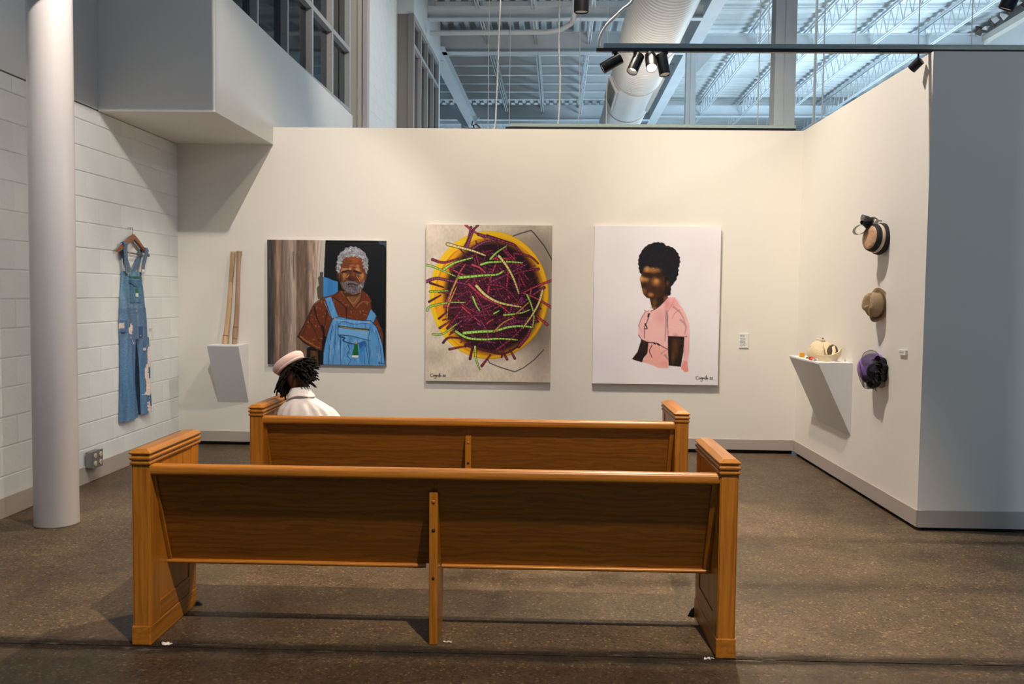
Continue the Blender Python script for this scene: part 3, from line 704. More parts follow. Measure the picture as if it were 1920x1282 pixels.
# tool handles leaning on the wall
def handle(label, base, top, prof, mat, bands=()):
    P0, P1 = Vector(base), Vector(top); n = 18; rs = []
    ax = (P1 - P0).normalized(); a = Vector((1, 0, 0)); a = (a - ax * a.dot(ax)).normalized(); b = ax.cross(a)
    N = 40; L = (P1 - P0).length
    t = thing('tool_handle', label, 'handle', tuple(P0))
    for i in range(N + 1):
        f = i / N; ra = np.interp(f, [p[0] for p in prof], [p[1] for p in prof]); rb = np.interp(f, [p[0] for p in prof], [p[2] for p in prof])
        w = a * (.006 * math.sin(f * 5))
        rs.append([tuple(P0 + ax * L * f + w + a * ra * math.cos(2 * PI * k / n) + b * rb * math.sin(2 * PI * k / n)) for k in range(n)])
    MB().rings(rs).build('shaft', M[mat], t, smooth='auto')
    for f0, f1, mt, ex in bands:
        q = []
        for f in (f0, f0 + .003, f1 - .003, f1):
            ra = np.interp(f, [p[0] for p in prof], [p[1] for p in prof]) + (ex if f0 < f < f1 else 0); rb = np.interp(f, [p[0] for p in prof], [p[2] for p in prof]) + (ex if f0 < f < f1 else 0)
            w = a * (.006 * math.sin(f * 5))
            q.append([tuple(P0 + ax * L * f + w + a * ra * math.cos(2 * PI * k / n) + b * rb * math.sin(2 * PI * k / n)) for k in range(n)])
        MB().rings(q, cap=False).build('worn_grip', M[mt], t, smooth='auto')
    return t
M['wear'] = oak('dark_worn_wood', 'z', (.34, .18, .07), (.16, .075, .03), .6)
M['worn_dark'] = oak('handled_wood', 'z', (.50, .32, .17), (.34, .20, .10), .5)
handle('pale wooden tool handle, the left one, leaning on the wall above its pedestal', (-2.975, -.100, .9855), (-2.909, -.028, 1.865),
       [(0, .029, .024), (.085, .029, .024), (.095, .024, .02), (.3, .022, .018), (.6, .019, .017), (.78, .018, .016), (.93, .019, .017), (.97, .022, .019), (1, .022, .019)], 'ash_a', [(.665, .985, 'worn_dark', .0006), (.086, .10, 'wear', .0004)])
handle('brown wooden tool handle with a gnarled foot, the right one on the pedestal', (-2.885, -.100, .9855), (-2.851, -.028, 1.87),
       [(0, .022, .02), (.06, .022, .02), (.09, .026, .022), (.15, .026, .022), (.22, .022, .019), (.5, .020, .018), (.8, .019, .017), (.93, .020, .018), (.97, .024, .02), (1, .024, .02)], 'ash_b', [(.05, .19, 'wear', .0008)])
for x, y in ((-2.93, -.13), (-2.87, -.14)):
    tag(MB().lathe([(0, .006), (.006, .005), (.008, .002), (.008, 0)], (x, y, .985), (0, 0, 1), 12).build('floor_peg', M['clip'], smooth=True), ('left' if x < -2.9 else 'right') + ' one of two tiny grey screws in front of the wooden handles', 'screw', 'screws by the wooden handles')

# ------------------------------------------------------------------ wall labels
def lettering(m, axis, o, w, h, rows, mi):
    # short dark dashes standing for the tiny illegible print
    for r_i, (z, lens) in enumerate(rows):
        u = .0
        for ln in lens:
            m.mi = mi
            if axis == 'x': m.box(o[0] + u, o[0] + u + ln, o[1] - .0006, o[1], o[2] - z - h / 2, o[2] - z + h / 2)
            else: m.box(o[0] - .0006, o[0], o[1] - u - ln, o[1] - u, o[2] - z - h / 2, o[2] - z + h / 2)
            u += ln + .004
M['ink'] = plain('grey_print', (.30, .29, .28), .7)
t = thing('wall_label', 'small white exhibit label on the back wall right of the portrait in pink', 'label', (1.919, -.001, 1.006))
MB().box(1.919, 2.006, -.008, -.0008, 1.008, 1.146).build('card', M['white'], t, bevel=.001)
m = MB(); lettering(m, 'x', (1.928, -.008, 1.146), 0, .0055, [(.018, (.022, .012)), (.030, (.014, .022)), (.052, (.020, .026)), (.064, (.03,)), (.074, (.026, .016)), (.090, (.024, .022)), (.102, (.018, .024)), (.118, (.03, .014))], 0)
m.build('print', M['ink'], t)
t = thing('wall_label', 'small white raised label on the right wall beside the purple hat', 'label', (XR - .001, -2.51, 1.118))
MB().box(XR - .016, XR - .0008, -2.574, -2.456, 1.118, 1.152).build('card', M['white'], t, bevel=.001)
m = MB(); lettering(m, 'y', (XR - .016, -2.470, 1.152), 0, .0035, [(.010, (.05, .03)), (.020, (.03, .04))], 0); m.build('print', M['ink'], t)
t = thing('wall_label', 'faint tiny label on the block wall right of the hanging overalls', 'label', (XL + .001, -.62, 1.13))
MB().box(XL + .0008, XL + .003, -.672, -.590, 1.120, 1.155).build('card', M['block'], t)
m = MB()
for z, lens in ((.010, (.02, .03)), (.020, (.03, .015))):
    u = 0
    for ln in lens: m.box(XL + .003, XL + .0036, -.665 + u, -.665 + u + ln, 1.155 - z - .002, 1.155 - z + .002); u += ln + .004
m.build('print', M['ink'], t)

# ------------------------------------------------------------------ outlet box on the left wall
t = thing('outlet_box', 'grey metal outlet box with four round sockets low on the left wall by the column', 'outlet', (XL, -1.79, .16))
M['box_metal'] = plain('grey_box_metal', (.26, .27, .26), .45, .5); M['socket'] = plain('ivory_socket', (.62, .55, .36), .5)
MB().box(XL + .0135, XL + .070, -1.868, -1.712, .120, .246).build('box_body', M['box_metal'], t, bevel=.006)
MB().box(XL + .070, XL + .074, -1.872, -1.708, .116, .250).build('cover_plate', M['box_metal'], t, bevel=.003)
for yy in (-1.832, -1.748):
    for z in (.153, .213):
        s_ = MB().lathe([(.021, 0), (.021, .004), (.018, .0055), (0, .0055)], (XL + .0742, yy, z), (1, 0, 0), 20).build('socket', M['socket'], t, smooth='auto')
        for dy in (-.006, .006): MB().box(XL + .0797, XL + .0801, yy + dy - .0012, yy + dy + .0012, z - .002, z + .007).build('slot', M['black'], s_)

# ------------------------------------------------------------------ overalls on a wooden hanger
WX = XL
t = thing('coat_hanger', 'brown wooden coat hanger hooked on a nail in the block wall', 'hanger', (WX + .03, -1.045, 1.80))
M['hang_w'] = oak('hanger_wood', 'y', (.30, .115, .05), (.14, .045, .02), .35)
sec = lambda p, w, h: [(p[0] + a * w, p[1], p[2] + b * h) for a, b in ((-.5, -.4), (0, -.5), (.5, -.4), (.5, .4), (0, .5), (-.5, .4))]
pth = [(-1.345, 1.805, .020), (-1.30, 1.822, .034), (-1.20, 1.870, .044), (-1.10, 1.918, .050), (-1.045, 1.938, .052), (-.99, 1.915, .050), (-.89, 1.862, .044), (-.79, 1.810, .034), (-.745, 1.790, .020)]
MB().rings([sec((WX + .035, y, z), .026, h) for y, z, h in pth]).build('shoulder_bar', M['hang_w'], t, bevel=.004)
MB().tube([(WX + .035, -1.23, 1.806), (WX + .035, -.86, 1.790)], .006, 10).build('trouser_bar', M['hang_w'], t, smooth=True)
hk = [(WX + .03, -1.045, 1.955), (WX + .03, -1.045, 1.985)] + [(WX + .03, -1.062 + .020 * math.cos(a), 1.995 + .020 * math.sin(a)) for a in [(-.1 + .33 * k) for k in range(11)]]
MB().tube(hk, .0026, 8).build('hook', plain('hook_wire', (.30, .26, .22), .3, .9), t, smooth=True)
tag(MB().tube([(WX - .004, -1.07, 2.012), (WX + .045, -1.075, 2.013)], .003, 8).build('nail', M['clip']), 'thin nail in the block wall holding the coat hanger', 'nail')

ov = thing('overalls', 'worn blue denim bib overalls with pale paint stains hanging on the block wall', 'overalls', (WX + .03, -1.0, .40))
def inpoly(u, v, P):
    r = np.zeros(u.shape, bool); n = len(P); j = n - 1
    for i in range(n):
        xi, yi = P[i]; xj, yj = P[j]
        if yi != yj:
            c = ((yi > v) != (yj > v)) & (u < (xj - xi) * (v - yi) / (yj - yi) + xi); r ^= c
        j = i
    return r
lin = lambda c: np.where(c <= .04045, c / 12.92, ((c + .055) / 1.055) ** 2.4)
# stains in (y, z) on the garment, traced
STAIN = [[(-.80, .93), (-.775, 1.01), (-.755, .95), (-.715, .93), (-.71, .90), (-.74, .87), (-.745, .82), (-.79, .80), (-.80, .76), (-.86, .71), (-.87, .77), (-.83, .83), (-.80, .87)],
         [(-.845, .76), (-.80, .77), (-.78, .69), (-.73, .72), (-.715, .66), (-.70, .66), (-.705, .58), (-.76, .555), (-.80, .57), (-.84, .575), (-.895, .575), (-.835, .605), (-.82, .66)],
         [(-.80, .50), (-.77, .525), (-.745, .47), (-.715, .45), (-.705, .41), (-.73, .40), (-.775, .40), (-.80, .43)],
         [(-1.165, 1.155), (-1.10, 1.215), (-1.08, 1.175), (-1.095, 1.12), (-1.13, 1.115)], [(-1.31, 1.20), (-1.25, 1.225), (-1.25, 1.175), (-1.28, 1.165)]]
DOTS = [(-1.10, 1.06, .010), (-1.18, 1.035, .012), (-.86, .975, .012), (-1.07, 1.04, .008), (-.78, .54, .010), (-1.12, 1.09, .008), (-.95, 1.10, .006)]
rng = np.random.default_rng(3)
def denim_cols(y, z, base=(92, 128, 160), fade=1.0):
    n1 = np.sin(y * 61 + np.sin(z * 9) * 2) * .5 + np.sin(y * 23 + 1.3 + z * 3) * .5
    c = np.array(base, float)[None] * (1 + .10 * n1[:, None] + .05 * rng.standard_normal(len(y))[:, None])
    c[:, 0] *= 1.0 + .06 * np.sin(z * 7)
    for P in STAIN:
        wob = .006 * np.sin(z * 190) + .004 * np.sin(y * 240)
        k = inpoly(y + wob, z, P); c[k] = np.array((212, 204, 198)) * (1 + .05 * rng.standard_normal((k.sum(), 1)))
    for a, b, r in DOTS:
        k = (y - a) ** 2 + (z - b) ** 2 < r * r; c[k] = (212, 206, 202)
    return lin(np.clip(c * 1.09 / 255, 0, 1)) * np.array((1.0, .90, .86))
def cloth(name, prof, thick, x0, base=(92, 128, 160), nu=26, nv=60, fold=.006, ff=(3.2, 5.1), parent=ov, flat=False):
    # prof: list of (z, y_left, y_right) from top to bottom ; bulging front sheet with a flat back
    zs = np.linspace(prof[0][0], prof[-1][0], nv); pz = [p[0] for p in prof][::-1]
    yl = np.interp(zs, pz, [p[1] for p in prof][::-1]); yr = np.interp(zs, pz, [p[2] for p in prof][::-1])
    V = []; cy = []; cz = []
    for i in range(nv):
        for j in range(nu):
            u = j / (nu - 1); y = yl[i] + (yr[i] - yl[i]) * u
            bul = (1 - abs(2 * u - 1) ** (60 if flat else 3)) ** .5
            f = fold * (math.sin(ff[0] * 2 * PI * u + zs[i] * 4) + .6 * math.sin(ff[1] * 2 * PI * u - zs[i] * 7)) * bul
            V.append((WX + x0 + thick * bul + f, y, zs[i])); cy.append(y); cz.append(zs[i])
    nb = len(V)
    for i in range(nv):
        for j in range(nu):
            u = j / (nu - 1); y = yl[i] + (yr[i] - yl[i]) * u
            V.append((WX + x0 - .002, y, zs[i])); cy.append(y); cz.append(zs[i])
    F = []
    for i in range(nv - 1):
        for j in range(nu - 1):
            a = i * nu + j; F.append((a, a + 1, a + nu + 1, a + nu)); F.append((nb + a, nb + a + nu, nb + a + nu + 1, nb + a + 1))
    for i in range(nv - 1):
        for j in (0, nu - 1):
            a = i * nu + j; F.append((a, a + nu, nb + a + nu, nb + a))
    for j in range(nu - 1):
        for i in (0, nv - 1):
            a = i * nu + j; F.append((a, a + 1, nb + a + 1, nb + a))
    m = MB(); m.add(V, F); o = m.build(name, M['denim'], parent, smooth='auto', angle=60)
    col = denim_cols(np.array(cy), np.array(cz), base)
    at = o.data.color_attributes.new('Col', 'FLOAT_COLOR', 'POINT')
    full = np.ones((len(V), 4), np.float32); full[:, :3] = col; at.data.foreach_set('color', full.ravel())
    return o
X0 = .008
cloth('bib', [(1.645, -1.215, -.850), (1.60, -1.222, -.842), (1.50, -1.235, -.810), (1.40, -1.248, -.785), (1.310, -1.256, -.765)], .026, X0, (98, 132, 160), 40, 50, .003)
cloth('waistband', [(1.335, -1.258, -.764), (1.285, -1.262, -.758)], .031, X0, (84, 118, 150), 40, 8, .003)
cloth('hip_yoke', [(1.290, -1.258, -.758), (1.22, -1.272, -.742), (1.15, -1.268, -.735), (1.072, -1.260, -.728)], .034, X0, (88, 122, 154), 50, 50, .005)
cloth('leg', [(1.075, -1.262, -.992), (.95, -1.262, -1.012), (.80, -1.265, -1.022), (.60, -1.275, -1.000), (.45, -1.285, -.970), (.392, -1.288, -.965)], .036, X0, (84, 120, 156), 40, 90, .007)
cloth('leg', [(1.075, -.990, -.728), (.95, -.950, -.722), (.80, -.925, -.712), (.62, -.915, -.700), (.48, -.905, -.690), (.405, -.895, -.684)], .034, X0, (84, 118, 152), 50, 120, .006)
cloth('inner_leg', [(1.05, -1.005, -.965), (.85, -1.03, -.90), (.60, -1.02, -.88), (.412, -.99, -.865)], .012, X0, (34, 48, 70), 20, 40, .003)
cloth('fly', [(1.275, -1.035, -.985), (1.10, -1.030, -.988)], .040, X0, (104, 138, 164), 10, 24, .001, flat=True)
cloth('patch', [(1.175, -.985, -.900), (1.090, -.985, -.900)], .041, X0, (58, 88, 124), 12, 12, .001, flat=True)
pk = cloth('bib_pocket', [(1.560, -1.115, -.905), (1.45, -1.120, -.880), (1.385, -1.120, -.875)], .034, X0, (88, 122, 152), 24, 24, .002, flat=True)
cloth('pocket_flap', [(1.575, -1.140, -.890), (1.545, -1.130, -.900), (1.515, -1.03, -.985)], .039, X0, (80, 112, 142), 20, 12, .002, parent=pk, flat=True)
M['green'] = plain('green_woven_tag', (.02, .16, .07), .7)
MB().box(WX + .046, WX + .048, -1.035, -.985, 1.468, 1.502).build('green_tag', M['green'], pk)
MB().box(WX + .046, WX + .048, -1.035, -.985, 1.432, 1.462).build('white_tag', M['white'], pk)
MB().box(WX + .034, WX + .040, -1.120, -.900, 1.592, 1.606).build('green_trim', M['green'], ov)
cloth('side_pocket', [(1.235, -1.268, -1.180), (1.14, -1.262, -1.170)], .036, X0, (80, 112, 146), 14, 14, .002, flat=True)
M['denim_d'] = plain('denim_strap_blue', (.115, .19, .29), .9, var=.25, scale=60)
# front straps over the hanger and the crossed back straps showing in the neck opening
def strap(name, pts, w, mat='denim_d'): return MB().strip([(WX + p[0], p[1], p[2]) for p in pts], w, (0, 1, 0), .006).build(name, M[mat], ov, bevel=.001)
strap('strap', [(.040, -1.175, 1.635), (.042, -1.20, 1.72), (.050, -1.225, 1.82), (.056, -1.232, 1.868), (.046, -1.235, 1.885), (.028, -1.232, 1.878)], .060)
strap('strap', [(.040, -.880, 1.640), (.042, -.865, 1.72), (.050, -.835, 1.79), (.056, -.822, 1.838), (.046, -.820, 1.856), (.028, -.822, 1.850)], .060)
strap('back_strap', [(.018, -1.21, 1.86), (.016, -1.15, 1.75), (.014, -1.06, 1.635), (.014, -1.03, 1.58)], .055)
strap('back_strap', [(.018, -.850, 1.83), (.016, -.91, 1.74), (.014, -1.02, 1.635), (.014, -1.05, 1.58)], .055)
M['brass'] = plain('dull_buckle', (.55, .50, .42), .35, .8)
for y, z in ((-1.172, 1.655), (-.884, 1.672)):
    m = MB(); m.tube([(WX + .046, y - .03, z - .025), (WX + .046, y + .03, z - .025), (WX + .046, y + .035, z + .025), (WX + .046, y - .035, z + .025), (WX + .046, y - .03, z - .025)], .003, 6)
    m.build('buckle', M['brass'], ov)
MB().box(WX + .043, WX + .048, -.905, -.855, 1.640, 1.668).build('size_tag', M['white'], ov)
for y, z in ((-1.165, 1.625), (-.893, 1.630), (-1.01, 1.235), (-1.01, 1.31)):
    MB().lathe([(.010, 0), (.009, .003), (0, .004)], (WX + .040, y, z), (1, 0, 0), 12).build('button', M['brass'], ov, smooth=True)

# ------------------------------------------------------------------ hats on the right wall
def mat_weave(name, c0, c1, sc=160):
    n = NT(name); v = n.coord(); w = n.n('ShaderNodeTexWave'); w.inputs['Scale'].default_value = sc / 6; w.inputs['Distortion'].default_value = 1.5; n.l(v, w.inputs['Vector'])
    w2 = n.n('ShaderNodeTexWave'); w2.bands_direction = 'Z'; w2.inputs['Scale'].default_value = sc / 6; w2.inputs['Distortion'].default_value = 1.5; n.l(v, w2.inputs['Vector'])
    s_ = n.math('MULTIPLY', w.outputs[0], w2.outputs[0]); c = n.ramp(s_, [(.15, (*c0, 1)), (.6, (*c1, 1))]); n.bump(s_, .5, .003); return n.set(c, .8, 0, .2)
M['straw'] = mat_weave('tan_straw_weave', (.30, .20, .11), (.60, .45, .28), 420)
M['peach'] = plain('peach_brocade', (.70, .40, .24), .5, var=.45, scale=70)
M['hatblack'] = plain('black_hat_felt', (.012, .012, .016), .8)
M['cream'] = plain('cream_ribbon', (.66, .52, .40), .6)
M['purple'] = plain('purple_satin_felt', (.30, .14, .47), .45, var=.25, scale=20)
def tulle(name, col, alpha):
    n = NT(name); n.set((*col, 1), .7); tr = n.n('ShaderNodeBsdfTransparent'); mx = n.n('ShaderNodeMixShader')
    w = n.n('ShaderNodeTexNoise'); w.inputs['Scale'].default_value = 700; n.l(n.coord(), w.inputs['Vector'])
    mx.inputs[0].default_value = alpha; n.l(tr.outputs[0], mx.inputs[1]); n.l(n.b.outputs[0], mx.inputs[2]); n.l(mx.outputs[0], n.out.inputs[0]); return n.m
M['tulle'] = tulle('black_tulle', (.03, .03, .035), .50); M['tulle_d'] = tulle('dense_black_tulle', (.008, .008, .01), .90)
# 1: peach topped boater
ax = Vector((-.965, -.24, .10)).normalized(); org = Vector((XR - .004, -2.085, 1.915)); sx = ax
h1 = thing('hat', 'peach and black banded hat with a sheer bow, top one on the right wall', 'hat', tuple(org), 'hats on the right wall')
MB().lathe([(.090, .004), (.108, .010), (.114, .020), (.112, .040), (.104, .052)], org, ax, 48).build('brim', M['hatblack'], h1, smooth='auto')
MB().lathe([(.104, .0525), (.1045, .058), (.101, .072), (.099, .0735)], org, ax, 48).build('cream_band', M['cream'], h1, smooth='auto')
MB().lathe([(.099, .074), (.0985, .080), (.094, .100), (.089, .108), (.084, .110)], org, ax, 48).build('black_band', M['hatblack'], h1, smooth='auto')
MB().lathe([(.0845, .1103), (.080, .116), (.055, .119), (0, .120)], org, ax, 48, cap=False).build('crown_top', M['peach'], h1, smooth=True)
bc = org + ax * .10 + Vector((0, -.0, .085)) + Vector((-.02, .03, 0))
def loop(c, d, r, w, side, name, par, mat, edge=True):
    d = Vector(d).normalized(); u = Vector(side).normalized(); P = []
    n_ = d.cross(u).normalized()
    for k in range(25):
        a = 2 * PI * k / 24; P.append(Vector(c) + d * (r - r * math.cos(a)) + n_ * (r * .62 * math.sin(a)))
    o = MB().strip(P, w, tuple(u), .0008).build(name, M[mat], par, smooth=True)
    if edge:
        for s_ in (-.5, .5): MB().tube([p + u * w * s_ for p in P], .0008, 6).build('bow_wire', M['hatblack'], o)
    return o
loop(bc, (-.1, .30, .95), .040, .05, (.9, .3, -.2), 'bow_loop', h1, 'tulle')
loop(bc, (.35, .10, .9), .034, .06, (.8, .5, -.1), 'bow_loop', h1, 'tulle')
loop(bc, (.75, -.45, .65), .042, .05, (.6, .7, -.2), 'bow_loop', h1, 'tulle')
loop(bc, (-.70, .55, -.45), .050, .075, (.5, .8, .1), 'bow_loop', h1, 'tulle')
loop(bc, (-.6, .5, .6), .024, .05, (.6, .7, -.2), 'bow_loop', h1, 'tulle_d')
loop(bc, (.3, -.4, .6), .024, .05, (.7, .6, .2), 'bow_loop', h1, 'tulle_d')
MB().lathe([(0, -.02), (.014, -.012), (.017, 0), (.013, .012), (0, .02)], bc, (1, .2, .1), 14).build('bow_knot', M['hatblack'], h1, smooth=True)
tag(MB().tube([(XR + .004, -2.035, 2.050), (XR - .022, -2.035, 2.052)], .0035, 8).build('nail', M['black']), 'small dark nail head above the peach hat on the right wall', 'nail')
# 2: straw trilby
ax = Vector((-.90, -.36, .06)).normalized(); org = Vector((XR - .006, -2.085, 1.445))
h2 = thing('hat', 'tan straw trilby with a pinched crown, middle hat on the right wall', 'hat', tuple(org), 'hats on the right wall')
zz_ = Vector((0, 0, 1)); vv = (zz_ - ax * zz_.dot(ax)).normalized(); uu = ax.cross(vv)     # uu towards the camera side
if uu.y > 0: uu = -uu
def hatpt(r, th, h): return org + ax * h + uu * (r * .86 * math.cos(th)) + vv * (r * math.sin(th))
n = 56; rs = []
for r, h in [(.092, .020), (.091, .03), (.090, .05), (.088, .075), (.084, .098), (.076, .114), (.060, .124), (.040, .127), (.018, .125), (.001, .124)]:
    ring = []
    for k in range(n):
        th = 2 * PI * k / n; hh = h; rr = r
        top = max(0, (h - .05) / .075)
        crease = math.exp(-((r * math.cos(th)) / .022) ** 2) * .030 * min(1, top) * (1 if r < .08 else .3)
        pinch = .30 * max(0, top) * (math.exp(-((th - 4.05) / .34) ** 2) + math.exp(-((th - 5.35) / .34) ** 2))
        rr = r * (1 - pinch); hh = h - crease
        ring.append(tuple(hatpt(rr, th, hh)))
    rs.append(ring)
MB().rings(rs).build('crown', M['straw'], h2, smooth=True)
M['trilby_band'] = mat_weave('brown_hat_band', (.13, .08, .04), (.20, .13, .07), 300)
MB().rings([[tuple(hatpt(.0945, 2 * PI * k / n, h)) for k in range(n)] for h in (.021, .046)], cap=False).build('hat_band', M['trilby_band'], h2, smooth=True)
rs = []
for r, base in [(.088, .020), (.098, .016), (.110, .012), (.120, .010), (.124, .012), (.122, .015), (.110, .0165), (.090, .0235)]:
    ring = []
    for k in range(n):
        th = 2 * PI * k / n
        flip = .026 * max(0, math.sin(th)) ** 2 * (r - .088) / .036 - .006 * max(0, -math.sin(th)) * (r - .088) / .036
        drop = .040 * max(0, -math.sin(th)) ** 2 * (r - .088) / .036
        ring.append(tuple(hatpt(r * (1 - .03 * abs(math.cos(th))), th, max(.002, base + flip + drop))))
    rs.append(ring)
MB().rings(rs, cap=False).build('brim', M['straw'], h2, smooth=True)
# 3: purple hat with black tulle flower
ax = Vector((-.90, -.38, .10)).normalized(); org = Vector((XR - .006, -2.065, .985))
h3 = thing('hat', 'purple hat wrapped in black tulle, lowest one on the right wall', 'hat', tuple(org), 'hats on the right wall')
MB().lathe([(.100, .004), (.108, .012), (.112, .030), (.110, .055), (.102, .085), (.085, .112), (.060, .130), (.030, .139), (0, .141)], org, ax, 48, cap=False).build('crown', M['purple'], h3, smooth=True)
vv = (zz_ - ax * zz_.dot(ax)).normalized(); uu = ax.cross(vv)
if uu.y > 0: uu = -uu
fc = org + ax * .088 + uu * .082 - vv * .022
def H3(a, b, c): return org + uu * (a + .022) + vv * b + ax * c
MB().lathe([(.0, .03), (.034, .026), (.060, .012), (.070, -.008), (.06, -.03), (.025, -.045), (0, -.05)], fc, (ax * .6 + uu * .6 - vv * .2), 24, cap=False).build('tulle_flower', M['tulle_d'], h3, smooth=True)
for k in range(11):
    a = 2 * PI * k / 11; dirv = uu * math.cos(a) + vv * math.sin(a)
    loop(fc - ax * .01, dirv + ax * .15, .042 + .009 * (k % 3), .06, (ax + dirv * .2), 'tulle_petal', h3, 'tulle_d', False)
def veil(pts, name='veil', mat='tulle'):
    Q = pts; n0 = len(Q); P = []
    for i in range(n0):
        a0, a1, a2, a3 = [Vector(Q[(i + o) % n0]) for o in (-1, 0, 1, 2)]
        for q in range(5):
            t_ = q / 5; P.append(H3(*(.5 * (2 * a1 + (a2 - a0) * t_ + (2 * a0 - 5 * a1 + 4 * a2 - a3) * t_ * t_ + (3 * a1 - a0 - 3 * a2 + a3) * t_ ** 3))))
    m = MB(); c = sum(P, Vector()) / len(P) + ax * .012; n_ = len(P)
    m.add([tuple(p) for p in P] + [tuple(c)], [(i, (i + 1) % n_, n_) for i in range(n_)])
    o = m.build(name, M[mat], h3, smooth=True)
    MB().tube(P + [P[0]], .0017, 6).build('veil_edge', M['hatblack'], o)
    return o
veil([(-.075, .095, .10), (-.02, .128, .09), (.05, .115, .09), (.085, .06, .10), (.05, .02, .155), (-.02, .03, .15)])
veil([(.085, .075, .09), (.125, .035, .06), (.150, .025, .06), (.10, -.02, .11), (.06, -.01, .15)])
veil([(-.085, .04, .115), (-.125, -.03, .08), (-.118, -.08, .07), (-.070, -.145, .06), (.0, -.06, .15), (-.045, .01, .145)])
veil([(-.070, -.145, .06), (.02, -.142, .06), (.055, -.155, .06), (.06, -.07, .13), (.0, -.06, .15)])
veil([(.06, -.08, .13), (.085, -.13, .05), (.13, -.07, .03), (.15, .01, .02), (.12, .02, .05), (.08, -.02, .12)])
MB().tube([H3(.085, .03, .13), H3(.150, .028, .075)], .006, 8).build('quill', M['hatblack'], h3)
MB().lathe([(0, .006), (.005, .004), (.006, 0)], fc + (ax * .6 + uu * .6).normalized() * .036, ax, 10).build('bead', M['brass'], h3, smooth=True)

# ------------------------------------------------------------------ handbag and sweets on the right pedestal
PZ = .9868
M['leather'] = plain('beige_soft_leather', (.72, .57, .36), .5, 0, .3, .10, 30)
M['bagdark'] = plain('dark_bag_lining', (.10, .07, .04), .8)
hb = thing('handbag', 'slumped beige leather handbag with its side gaping open on the wide pedestal', 'bag', (2.33, -1.17, PZ))
n = 48; rs = []
cx, cy = 2.345, -1.12
for f, rx, ry, dz, sx_ in [(0, .070, .165, 0, 0), (.03, .086, .195, .004, 0), (.15, .096, .215, .026, 0), (.35, .095, .210, .064, .002), (.55, .083, .180, .100, .006), (.72, .064, .140, .128, .010), (.86, .042, .098, .144, .012), (.96, .026, .070, .152, .012), (1, .014, .055, .154, .012)]:
    ring = []
    for k in range(n):
        th = 2 * PI * k / n; seam = 1 - .020 * math.exp(-(((th * 10 / (2 * PI)) % 1 - .5) / .10) ** 2) + .010 * math.sin(th * 5 + f * 3)
        if f < .02: seam = 1
        ring.append((cx + sx_ + rx * seam * math.cos(th), cy + .03 * f + ry * seam * math.sin(th), PZ + .0006 + dz))
    rs.append(ring)
MB().rings(rs).build('pouch', M['leather'], hb, smooth=True)
def arc(c, rx, rz, a0, a1, n_=18, dy=0): return [(c[0] + rx * math.cos(a0 + (a1 - a0) * k / n_) * .3, c[1] + rx * math.cos(a0 + (a1 - a0) * k / n_) + dy * k / n_, c[2] + rz * math.sin(a0 + (a1 - a0) * k / n_)) for k in range(n_ + 1)]
# open side: dark gusset with two leather lips in front of it
g = MB(); g.lathe([(0, .012), (.04, .010), (.058, .0), (.05, -.02), (0, -.03)], (2.300, -1.285, PZ + .072), (-.45, -.85, .30), 28, cap=False); g.v = [(2.372 + (v[0] - 2.30) * .75, -1.327 + (v[1] + 1.285) * .75, PZ + .074 + (v[2] - PZ - .072) * 1.05) for v in g.v]; g.build('open_gusset', M['bagdark'], hb, smooth=True)
MB().strip([(2.312, -1.235, PZ + .138), (2.296, -1.30, PZ + .118), (2.288, -1.33, PZ + .085), (2.290, -1.345, PZ + .045), (2.300, -1.345, PZ + .012)], [.02, .028, .034, .03, .02], (.5, -.3, .4), .008).build('side_flap', M['leather'], hb, bevel=.002)
MB().strip([(2.375, -1.26, PZ + .132), (2.380, -1.325, PZ + .116), (2.372, -1.375, PZ + .080), (2.352, -1.395, PZ + .044)], [.016, .024, .028, .02], (.6, .1, .5), .008).build('side_flap', M['leather'], hb, bevel=.002)
MB().strip([(2.270, -1.255, PZ + .026), (2.268, -1.33, PZ + .024), (2.300, -1.395, PZ + .026), (2.350, -1.420, PZ + .034), (2.400, -1.405, PZ + .062), (2.430, -1.365, PZ + .098)], [.046, .048, .052, .05, .042, .026], (0, -.15, 1), .012).build('lower_lip', M['leather'], hb, bevel=.003)
MB().box(2.330, 2.362, -1.185, -1.03, PZ + .146, PZ + .166).build('clasp_frame', M['cream'], hb, bevel=.005)
MB().lathe([(0, .009), (.007, .006), (.009, 0), (.006, -.007), (0, -.009)], (2.344, -1.165, PZ + .173), (0, 0, 1), 14).build('clasp_knob', M['box_metal'], hb, smooth=True)
MB().lathe([(.005, 0), (.004, .003), (0, .004)], (2.245, -1.155, PZ + .104), (-1, -.2, .4), 10).build('stud', M['box_metal'], hb, smooth=True)
def sweet(label, loc, col, r, ends=True, rz=0.0, cube=False, endcol=None):
    t = thing('wrapped_sweet', label, 'sweet', loc)
    m1 = plain('sweet_wrap', col, .25, 0, .5)
    if cube: MB().box(loc[0] - r, loc[0] + r, loc[1] - r, loc[1] + r, loc[2], loc[2] + 2 * r).build('sweet_body', m1, t, bevel=.004)
    else: MB().lathe([(0, -r), (r * .8, -r * .7), (r, 0), (r * .8, r * .7), (0, r)], (loc[0], loc[1], loc[2] + r), (math.cos(rz), math.sin(rz), 0), 16).build('sweet_body', m1, t, smooth=True)
    if ends:
        m2 = plain('sweet_twist', endcol or col, .25, 0, .5); v = Vector((math.cos(rz), math.sin(rz), 0))
        for s_ in (-1, 1): MB().lathe([(.002, 0), (r * .9, r * .9), (r * .5, r * .8)], Vector((loc[0], loc[1], loc[2] + r)) + v * s_ * r * .9, v * s_, 9).build('twisted_end', m2, t)
sweet('amber cube shaped sweet lying left of the beige bag', (2.255, -.895, PZ + .0006), (.75, .36, .02), .019, False, cube=True)
sweet('red wrapped sweet at the foot of the beige bag', (2.226, -1.255, PZ + .0006), (.66, .02, .03), .014, True, .9)
